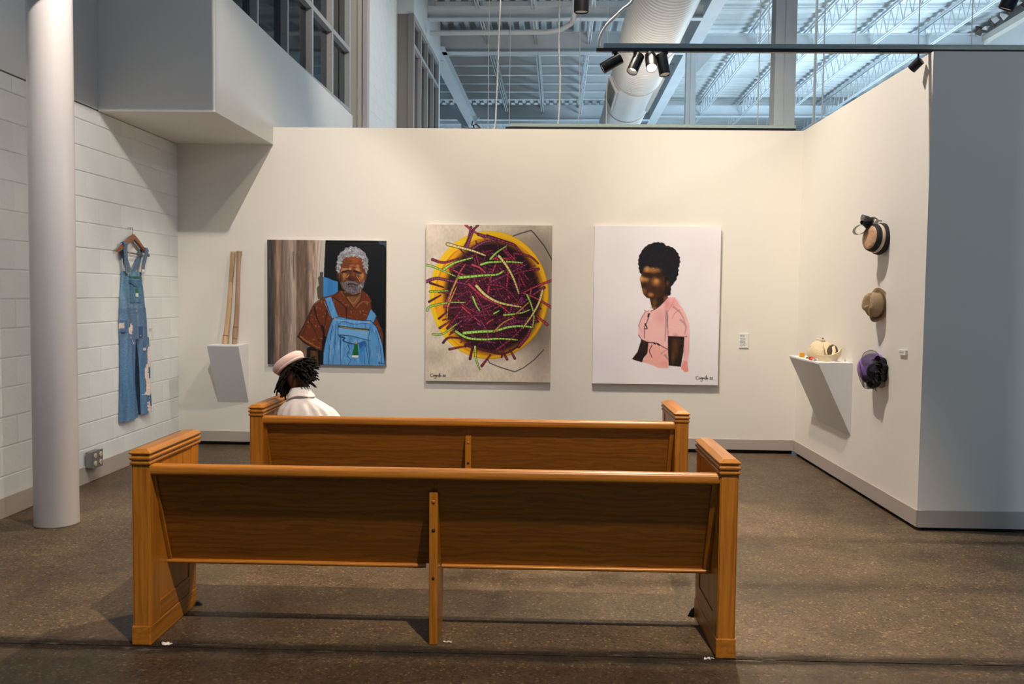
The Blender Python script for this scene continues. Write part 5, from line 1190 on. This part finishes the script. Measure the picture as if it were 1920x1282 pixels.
# ---- 3: woman in a pink blouse
R3 = Raster(300, 376); R3.span = 886
R3.map = lambda x, y: ((x - (92 - 16 * (y - 95) / 1110)) / (897 - 14 * (y - 95) / 1110), (y - 95) / 1112)
R3.a[:] = np.array((222, 214, 212)) + (vnoise(R3.H, R3.W, 6, 5, 9)[..., None] - .5) * 6
HAIR = [(428, 440), (408, 410), (400, 350), (406, 310), (418, 280), (450, 238), (490, 218), (530, 206), (575, 212), (605, 232), (640, 240), (668, 262), (695, 310), (697, 345), (686, 385), (684, 430), (668, 470), (632, 520), (628, 575), (606, 582), (590, 520), (600, 480), (550, 402), (452, 375), (440, 420)]
R3.poly(HAIR, (27, 24, 27), 1, 1.5)
rr = random.Random(5)
for k in range(160):
    x = rr.uniform(400, 695); y = rr.uniform(210, 560)
    if inpoly(np.array([x]), np.array([y]), HAIR)[0]: R3.stroke([(x, y), (x + rr.uniform(-14, 14), y + rr.uniform(-10, 14))], rr.uniform(4, 10), rr.choice([(40, 36, 40), (20, 17, 20), (52, 46, 48), (32, 28, 30)]), 3, .5)
R3.poly([(560, 420), (614, 430), (632, 520), (628, 575), (606, 584), (560, 590)], (32, 22, 18))
R3.poly([(480, 592), (592, 572), (614, 592), (585, 640), (522, 690), (498, 664)], (44, 27, 17)); R3.ell(515, 632, 20, 26, (112, 74, 42), .7, .6); R3.ell(590, 596, 14, 18, (96, 62, 36), .6, .6); R3.ell(510, 665, 16, 8, (150, 110, 70), .7, .6)
R3.poly([(450, 375), (552, 402), (586, 450), (592, 522), (576, 572), (532, 602), (462, 598), (440, 575), (424, 520), (414, 468), (432, 412)], (66, 40, 22))
for x, y, a, b, c in ((500, 402, 52, 18, (168, 108, 54)), (462, 396, 16, 18, (190, 136, 78)), (446, 468, 28, 20, (192, 134, 72)), (424, 462, 10, 16, (206, 150, 88)), (526, 484, 28, 28, (168, 112, 58)), (530, 478, 14, 14, (196, 138, 78)), (490, 572, 18, 16, (198, 124, 74)), (446, 545, 14, 20, (150, 96, 46)), (470, 440, 30, 16, (38, 22, 14)), (550, 440, 26, 18, (44, 26, 16)), (500, 540, 40, 22, (60, 32, 24)), (448, 510, 12, 26, (50, 30, 18)), (560, 545, 18, 26, (54, 32, 18)), (476, 520, 14, 14, (72, 38, 28))):
    R3.ell(x, y, a, b, c, .8, .55)
R3.ell(610, 497, 14, 24, (58, 36, 22)); R3.ell(608, 492, 7, 12, (96, 60, 36), .8)
R3.poly([(424, 890), (475, 915), (468, 985), (440, 1020), (428, 1052), (392, 1042), (357, 1030), (396, 978)], (40, 24, 20)); R3.stroke([(450, 910), (410, 990)], 14, (62, 38, 28), 8, .7)
BL1 = [(610, 594), (636, 590), (662, 592), (690, 640), (712, 664), (735, 705), (760, 780), (763, 850), (760, 960), (745, 1040), (755, 1110), (728, 1116), (700, 1090), (718, 1030), (728, 868), (610, 864), (614, 958), (560, 938), (470, 910), (422, 892), (400, 858), (402, 790), (428, 722), (456, 688), (492, 690), (545, 658)]
R3.poly(BL1, (230, 176, 168))
R3.poly([(474, 914), (560, 936), (614, 958), (620, 1042), (610, 1090), (540, 1090), (500, 1070), (428, 1050), (466, 985)], (228, 164, 152)); R3.poly([(700, 1085), (718, 1034), (746, 1038), (754, 1112), (728, 1118)], (220, 140, 128))
for x, y, a, b, c in ((640, 640, 40, 30, (216, 140, 136)), (520, 800, 50, 60, (232, 178, 168)), (560, 730, 40, 50, (214, 146, 142)), (660, 800, 50, 50, (234, 178, 170)), (520, 1010, 44, 40, (228, 156, 140)), (590, 1060, 30, 24, (218, 140, 126)), (745, 960, 14, 80, (214, 150, 150)), (440, 800, 26, 60, (232, 176, 170)), (600, 640, 16, 40, (206, 128, 124))): R3.ell(x, y, a, b, c, .6, .7)
GR = (158, 128, 132)
for S_, w, c in (([(600, 690), (596, 800), (590, 900)], 16, GR), ([(612, 720), (604, 800)], 8, (196, 140, 140)), ([(650, 660), (690, 690), (720, 740), (735, 800)], 14, (180, 128, 130)), ([(690, 680), (660, 700), (640, 740)], 10, (184, 130, 132)), ([(700, 750), (736, 790), (728, 850)], 18, (178, 134, 138)), ([(590, 1000), (612, 1030)], 18, GR), ([(726, 880), (722, 1020)], 12, (190, 140, 142)), ([(560, 990), (600, 960)], 8, GR), ([(604, 700), (640, 640), (655, 600)], 6, (190, 120, 118)), ([(745, 870), (742, 1030)], 5, (236, 186, 180)), ([(718, 1030), (748, 1030)], 6, (236, 190, 184)), ([(405, 790), (430, 850)], 8, (200, 150, 150)), ([(540, 670), (600, 640)], 5, (240, 196, 188)), ([(620, 800), (660, 810), (720, 790)], 6, (240, 196, 188)), ([(440, 900), (480, 905)], 10, (206, 150, 146))): R3.stroke(smooth(S_), w, c, w * .4, .75)
R3.poly([(610, 866), (724, 870), (718, 980), (700, 1080), (616, 1072), (610, 960)], (38, 25, 19)); R3.ell(660, 940, 24, 66, (94, 58, 30), .75, .6); R3.ell(645, 1020, 14, 36, (110, 68, 34), .6, .6); R3.ell(690, 900, 14, 20, (70, 44, 26), .6, .6)
for S_, w in (([(482, 706), (462, 770), (446, 800), (444, 850), (446, 884)], 6), ([(476, 712), (470, 730)], 14), ([(450, 780), (464, 812), (448, 814)], 10), ([(424, 892), (470, 910), (530, 916), (575, 940), (606, 956)], 7), ([(512, 914), (522, 922)], 12), ([(538, 920), (550, 930)], 13), ([(498, 930), (480, 970), (492, 1000), (498, 1020)], 6), ([(610, 866), (730, 868), (740, 862)], 6), ([(490, 690), (545, 660), (608, 594)], 5), ([(604, 700), (612, 860)], 4), ([(404, 860), (425, 892)], 5), ([(455, 690), (420, 750), (404, 800)], 3)): R3.stroke(smooth(S_), w, (40, 24, 24), w * .6, .92)
R3.stroke(smooth([(446, 684), (462, 694), (480, 684)]), 9, (224, 170, 166), 6); R3.stroke(smooth([(446, 684), (462, 694), (480, 684)]), 3, (150, 100, 104), 2)
SIG(R3, (806, 1150), .80, (70, 62, 60), 4.5)
painting('large white painting of a dark haired woman in a pink blouse, right painting', .530, 1.720, .652, 2.146, R3, 1.12)

# ------------------------------------------------------------------ person seated on the farther pew
PX, PY = -1.415, -3.13
ps = thing('person', 'person with dark twisted hair, pink hat and white shirt seated on the farther pew', 'person', (PX, PY, 0))
def skin_mesh(verts, edges, root=0, sub=2):
    me = bpy.data.meshes.new('tmp'); me.from_pydata([v[:3] for v in verts], edges, []); o = bpy.data.objects.new('tmp', me); COL.objects.link(o)
    o.modifiers.new('s', 'SKIN'); sv = me.skin_vertices[0].data
    for i, v in enumerate(verts):
        r = v[3]; sv[i].radius = (r, r) if not isinstance(r, tuple) else r
        sv[i].use_root = (i == root)
    m = o.modifiers.new('d', 'SUBSURF'); m.levels = m.render_levels = sub
    dg = bpy.context.evaluated_depsgraph_get(); ev = o.evaluated_get(dg); me2 = bpy.data.meshes.new_from_object(ev)
    V = [tuple(v.co) for v in me2.vertices]; F = [tuple(p.vertices) for p in me2.polygons]
    bpy.data.objects.remove(o); bpy.data.meshes.remove(me); bpy.data.meshes.remove(me2); return V, F
def ellipsoid(c, r, rot=None, n=20, m=14, f=None):
    V = []; F = []
    for i in range(m + 1):
        a = PI * i / m
        for j in range(n):
            b = 2 * PI * j / n; p = Vector((math.sin(a) * math.cos(b), math.sin(a) * math.sin(b), math.cos(a)))
            q = Vector((p.x * r[0], p.y * r[1], p.z * r[2]))
            if f: q = f(q, p)
            if rot: q = rot @ q
            V.append(tuple(Vector(c) + q))
    for i in range(m):
        for j in range(n): F.append((i * n + j, i * n + (j + 1) % n, (i + 1) * n + (j + 1) % n, (i + 1) * n + j))
    return V, F
def remesh(o, vox, it=4):
    a = o.modifiers.new('weld_into_one', 'REMESH'); a.mode = 'VOXEL'; a.voxel_size = vox; a.use_smooth_shade = True
    b = o.modifiers.new('soften', 'SMOOTH'); b.factor = .5; b.iterations = it
M['skin'] = plain('deep_brown_skin', (.060, .026, .016), .45, 0, .4, .15, 12)
M['hair'] = plain('black_twisted_hair', (.0045, .004, .0045), .75, 0, .25)
M['shirt'] = plain('white_cotton_shirt', (.78, .77, .79), .8, 0, .2, .03, 8)
M['trouser'] = plain('dark_trousers', (.03, .035, .05), .85); M['shoe'] = plain('brown_shoe', (.08, .045, .03), .5)
M['pinkhat'] = plain('pale_pink_hat_felt', (.80, .60, .58), .8, 0, .2, .06, 14)
Vb = [(-1.405, -3.06, .485, .105), (-1.405, -3.10, .58, .10), (-1.405, -3.165, .70, .105), (-1.425, -3.190, .795, .050), (-1.440, -3.190, .870, .047), (-1.452, -3.180, .935, .050),
      (-1.520, -3.180, .748, .040), (-1.545, -3.10, .610, .040), (-1.500, -2.885, .560, .027), (-1.475, -2.835, .555, .026),
      (-1.310, -3.180, .744, .040), (-1.215, -3.13, .610, .041), (-1.310, -2.90, .560, .027), (-1.345, -2.85, .555, .026),
      (-1.475, -3.02, .468, .080), (-1.480, -2.66, .470, .058), (-1.480, -2.64, .28, .048), (-1.480, -2.63, .075, .034), (-1.480, -2.53, .035, .030),
      (-1.335, -3.02, .468, .080), (-1.320, -2.66, .470, .058), (-1.315, -2.64, .28, .048), (-1.315, -2.63, .075, .034), (-1.310, -2.53, .035, .030)]
Eb = [(0, 1), (1, 2), (2, 3), (3, 4), (4, 5), (3, 6), (6, 7), (7, 8), (8, 9), (3, 10), (10, 11), (11, 12), (12, 13), (0, 14), (14, 15), (15, 16), (16, 17), (17, 18), (0, 19), (19, 20), (20, 21), (21, 22), (22, 23)]
Vs, Fs = skin_mesh(Vb, Eb)
body = MB(); body.add(Vs, Fs)
# head: looks forward and a little down, leaning to the left, face away from the camera
HC = Vector((-1.466, -3.165, .985))
HR = Matrix.Rotation(math.radians(-26), 3, 'Z') @ Matrix.Rotation(math.radians(-10), 3, 'X') @ Matrix.Rotation(math.radians(-10), 3, 'Y')
def hd(p): return HC + HR @ Vector(p)
def skull(q, p):
    if p.z < -.1: q.x *= 1 - .28 * min(1, -p.z); q.y *= 1 - .05 * min(1, -p.z)
    return q
V, F = ellipsoid(HC, (.070, .088, .102), HR, 28, 20, skull); body.add(V, F)
def blob(c, r, n=10, m=8):
    V, F = ellipsoid(hd(c), r, HR, n, m); body.add(V, F)
blob((0, .050, -.055), (.040, .034, .034)); blob((0, .086, -.016), (.010, .016, .022)); blob((-.009, .088, -.030), (.008, .010, .008)); blob((.009, .088, -.030), (.008, .010, .008))
blob((0, .082, -.056), (.020, .010, .006)); blob((0, .081, -.066), (.018, .010, .006)); blob((0, .074, -.088), (.018, .014, .012))
blob((-.028, .076, .012), (.018, .010, .007)); blob((.028, .076, .012), (.018, .010, .007))
blob((-.071, .002, -.012), (.007, .016, .026)); blob((.071, .002, -.012), (.007, .016, .026))
blob((-.036, .062, -.024), (.018, .016, .018)); blob((.036, .062, -.024), (.018, .016, .018))
# hands resting in the lap: palm, four fingers of unequal length and a thumb each
def hand(w, d, side):
    d = Vector(d).normalized(); up = Vector((0, 0, 1)); s_ = d.cross(up).normalized() * side; w = Vector(w)
    vs = [(*w, .022), (*(w + d * .045), .026)]; es = [(0, 1)]
    for k, (o, L) in enumerate(((-.024, .060), (-.008, .070), (.008, .066), (.023, .052))):
        b = w + d * .060 + s_ * o; i = len(vs)
        vs += [(*b, .0105), (*(b + d * L * .4 + up * .004), .0092), (*(b + d * L * .75 - up * .008), .0085), (*(b + d * L * .95 - up * .024), .0075)]
        es += [(1, i), (i, i + 1), (i + 1, i + 2), (i + 2, i + 3)]
    b = w + d * .022 - s_ * .026; i = len(vs)
    vs += [(*b, .012), (*(b + d * .025 - s_ * .016), .0105), (*(b + d * .052 - s_ * .018 - up * .004), .0085)]; es += [(0, i), (i, i + 1), (i + 1, i + 2)]
    V, F = skin_mesh(vs, es, 0, 1); body.add(V, F)
hand((-1.475, -2.835, .555), (.35, .75, -.12), 1); hand((-1.345, -2.85, .555), (-.35, .75, -.12), -1)
bo = body.build('body', M['skin'], ps, smooth=True); remesh(bo, .0055, 5)
def eye(x):
    e = MB(); V, F = ellipsoid(hd((x, .077, .004)), (.0105, .0105, .0105), None, 14, 10); e.add(V, F); o = e.build('eye', plain('eye_white', (.7, .68, .64), .2), ps, smooth=True)
    e = MB(); V, F = ellipsoid(hd((x, .0845, .003)), (.005, .004, .005), None, 10, 8); e.add(V, F); e.build('iris', M['hair'], o, smooth=True)
eye(-.028); eye(.028)
# trousers and shoes
Vt = [(-1.405, -3.06, .495, .118), (-1.480, -3.02, .470, .092), (-1.482, -2.66, .472, .072), (-1.482, -2.642, .28, .064), (-1.482, -2.635, .10, .058), (-1.335, -3.02, .470, .092), (-1.318, -2.66, .472, .072), (-1.313, -2.642, .28, .064), (-1.313, -2.635, .10, .058)]
V, F = skin_mesh(Vt, [(0, 1), (1, 2), (2, 3), (3, 4), (0, 5), (5, 6), (6, 7), (7, 8)]); m = MB(); m.add(V, F); m.build('trousers', M['trouser'], ps, smooth=True)
for x in (-1.480, -1.312):
    m = MB(); rs = []
    for y, w, h in ((-2.695, .026, .050), (-2.67, .036, .075), (-2.62, .038, .085), (-2.56, .042, .062), (-2.50, .044, .045), (-2.455, .034, .034), (-2.44, .016, .02)):
        rs.append([(x + w * math.cos(a) * (1 if math.sin(a) > -.2 else 1.05), y, .0006 + h * max(0, .5 + .5 * math.sin(a)) ** .7) for a in [2 * PI * k / 16 for k in range(16)]])
    m.rings(rs).build('shoe', M['shoe'], ps, smooth='auto')
# shirt: torso with pleats falling from the yoke, sleeves and a folded collar
m = MB(); rs = []; N = 120
prof = [(.420, .150, .115, -1.405, -3.055), (.46, .155, .120, -1.405, -3.06), (.55, .160, .120, -1.405, -3.09), (.64, .172, .118, -1.405, -3.13), (.70, .180, .115, -1.406, -3.16), (.745, .178, .106, -1.408, -3.175), (.785, .158, .092, -1.412, -3.183), (.815, .120, .078, -1.420, -3.188), (.838, .085, .066, -1.428, -3.190), (.858, .064, .056, -1.434, -3.190), (.872, .058, .052, -1.437, -3.188)]
zs = np.linspace(prof[0][0], prof[-1][0], 54)
for z in zs:
    a_, b_, cx_, cy_ = [np.interp(z, [p[0] for p in prof], [p[i] for p in prof]) for i in (1, 2, 3, 4)]
    ring = []
    for k in range(N):
        th = 2 * PI * k / N; c, s_ = math.cos(th), math.sin(th)
        back = max(0, -s_) ** 1.2; fade = max(0, min(1, (.83 - z) / .04)) * max(.25, min(1, (z - .45) / .3))
        pl = .0055 * math.sin((th - 4.71) * 17 / (1 + 1.2 * max(0, .80 - z) * 2)) * back * fade + .004 * math.sin(th * 5 + z * 22) * (1 - fade * .5)
        ex = .82; x = cx_ + (a_ + pl) * abs(c) ** ex * (1 if c > 0 else -1); y = cy_ + (b_ + pl) * abs(s_) ** ex * (1 if s_ > 0 else -1)
        ring.append((x, y, z ))
    rs.append(ring)
m.rings(rs)
for ch in ([(-1.500, -3.185, .765, .066), (-1.530, -3.175, .735, .062), (-1.538, -3.10, .620, .052), (-1.515, -2.97, .580, .044), (-1.498, -2.90, .565, .040)], [(-1.320, -3.185, .762, .068), (-1.265, -3.180, .735, .064), (-1.205, -3.13, .620, .056), (-1.255, -3.01, .582, .046), (-1.300, -2.92, .565, .041)]):
    V, F = skin_mesh(ch, [(i, i + 1) for i in range(len(ch) - 1)]); m.add(V, F)
sh = m.build('shirt', M['shirt'], ps, smooth=True); remesh(sh, .0065, 3)
rs = []
cc = Vector((-1.440, -3.190, .868)); cn = (Matrix.Rotation(math.radians(-6), 3, 'Y') @ Vector((0, .16, 1))).normalized()
cu = Vector((1, 0, 0)); cu = (cu - cn * cu.dot(cn)).normalized(); cv = cn.cross(cu)
for r, h in ((.060, -.012), (.0585, .004), (.058, .020), (.060, .030), (.0635, .033), (.066, .028), (.075, .008), (.085, -.012), (.090, -.020), (.087, -.022), (.077, -.006), (.065, .012)):
    ring = []
    for k in range(56):
        a = 2 * PI * k / 56; front = max(0, math.sin(a)); rr_ = r * (1 - .06 * abs(math.sin(a))) * (1 + .012 * math.sin(5 * a)); hh = h - .010 * front + (.006 * max(0, -math.sin(a)) if h > 0 else .006 * math.sin(a * 3))
        ring.append(tuple(cc + cu * rr_ * math.cos(a) + cv * rr_ * .92 * math.sin(a) + cn * hh))
    rs.append(ring)
m = MB(); m.rings(rs, cap=False); m.build('collar', M['shirt'], sh, smooth=True)
m = MB().tube([(-1.250, -3.255, .715), (-1.235, -3.245, .722), (-1.222, -3.232, .716)], .003, 6); m.build('shoulder_tab', M['shirt'], sh)
# hair: short twists rooted over the scalp, parted at the nape into two bunches
m = MB()
V, F = ellipsoid(hd((0, -.004, .012)), (.0715, .087, .097), HR, 28, 20)
keep = []
for f in F:
    c = sum((Vector(V[i]) for i in f), Vector()) / 4; l = HR.transposed() @ (c - HC)
    nape = l.y < -.02 and l.z < .012 and abs(l.x - .010) < .020 + max(0, -.01 - l.z) * .6
    facez = l.y > .035 and l.z < .055
    low = l.z < -.045
    if not (nape or facez or low): keep.append(f)
m.add(V, keep)
hr = random.Random(9)
def twist(root, dirv, L, grav, r=.0066, kink=.010):
    p = Vector(root); d = Vector(dirv).normalized(); d = (d - hx * max(0, d.dot(hx) + .1)).normalized(); P = [p.copy()]; n_ = 7
    for i in range(n_):
        d = (d + Vector((0, 0, -grav / n_)) + Vector((hr.gauss(0, 1), hr.gauss(0, 1), hr.gauss(0, 1))) * kink * 6).normalized(); p = p + d * L / n_; P.append(p.copy())
    N_ = len(P) - 1
    m.tube(P, lambda f: r * (1 - .35 * f) * (1 + .14 * math.sin(f * 22)), 7)
hx = Vector((-.60, .16, .78)).normalized(); ho = HC + Vector((-.040, .002, .050))
cnt = 0
while cnt < 250:
    v = Vector((hr.gauss(0, 1), hr.gauss(0, 1), hr.gauss(0, 1))).normalized(); l = Vector((v.x * .070, v.y * .086, v.z * .099 + .008))
    if l.z < -.050 or (l.y > .040 and l.z < .06): continue
    if l.y < -.015 and l.z < .020 and abs(l.x - .010) < .020 + max(0, -.01 - l.z) * .6: continue
    w_ = hd(l) - ho
    if w_.dot(hx) > -.006: continue                 # under the hat
    out = HR @ Vector((v.x, v.y * .8, v.z)); side = -1 if l.x < .010 else 1
    if side < 0: twist(hd(l), out + Vector((-.55, -.15, -.35)), hr.uniform(.060, .105), 1.5)
    else: twist(hd(l), out + Vector((.45, -.2, .10)), hr.uniform(.045, .080), .55)
    cnt += 1
for k in range(34):      # left bunch hanging to the shoulder
    a = hr.uniform(-.6, .6); twist(hd((-.062 + hr.uniform(-.012, .018), -.030 + hr.uniform(-.04, .05), -.020 + hr.uniform(-.03, .035))), (-.9 + hr.uniform(-.4, .5), -.25 + a * .6, -.75), hr.uniform(.075, .120), 1.9)
for k in range(20):      # right bunch
    twist(hd((.066 + hr.uniform(-.016, .006), -.020 + hr.uniform(-.04, .04), .012 + hr.uniform(-.02, .03))), (.9, -.3 + hr.uniform(-.5, .5), hr.uniform(-.45, .35)), hr.uniform(.060, .085), .9)
m.build('hair', M['hair'], ps, smooth=True)
# pale pink round hat tipped to the left

m = MB().lathe([(.080, .0), (.092, .004), (.101, .016), (.106, .030), (.103, .044), (.090, .055), (.062, .061), (.030, .063), (0, .0635)], ho, hx, 48, cap=False)
m.build('hat', M['pinkhat'], ps, smooth=True)
m = MB().lathe([(.0805, -.004), (.0945, .000), (.0975, .008), (.0955, .013)], ho, hx, 48, cap=False); m.build('hat_rim', M['pinkhat'], ps, smooth=True)
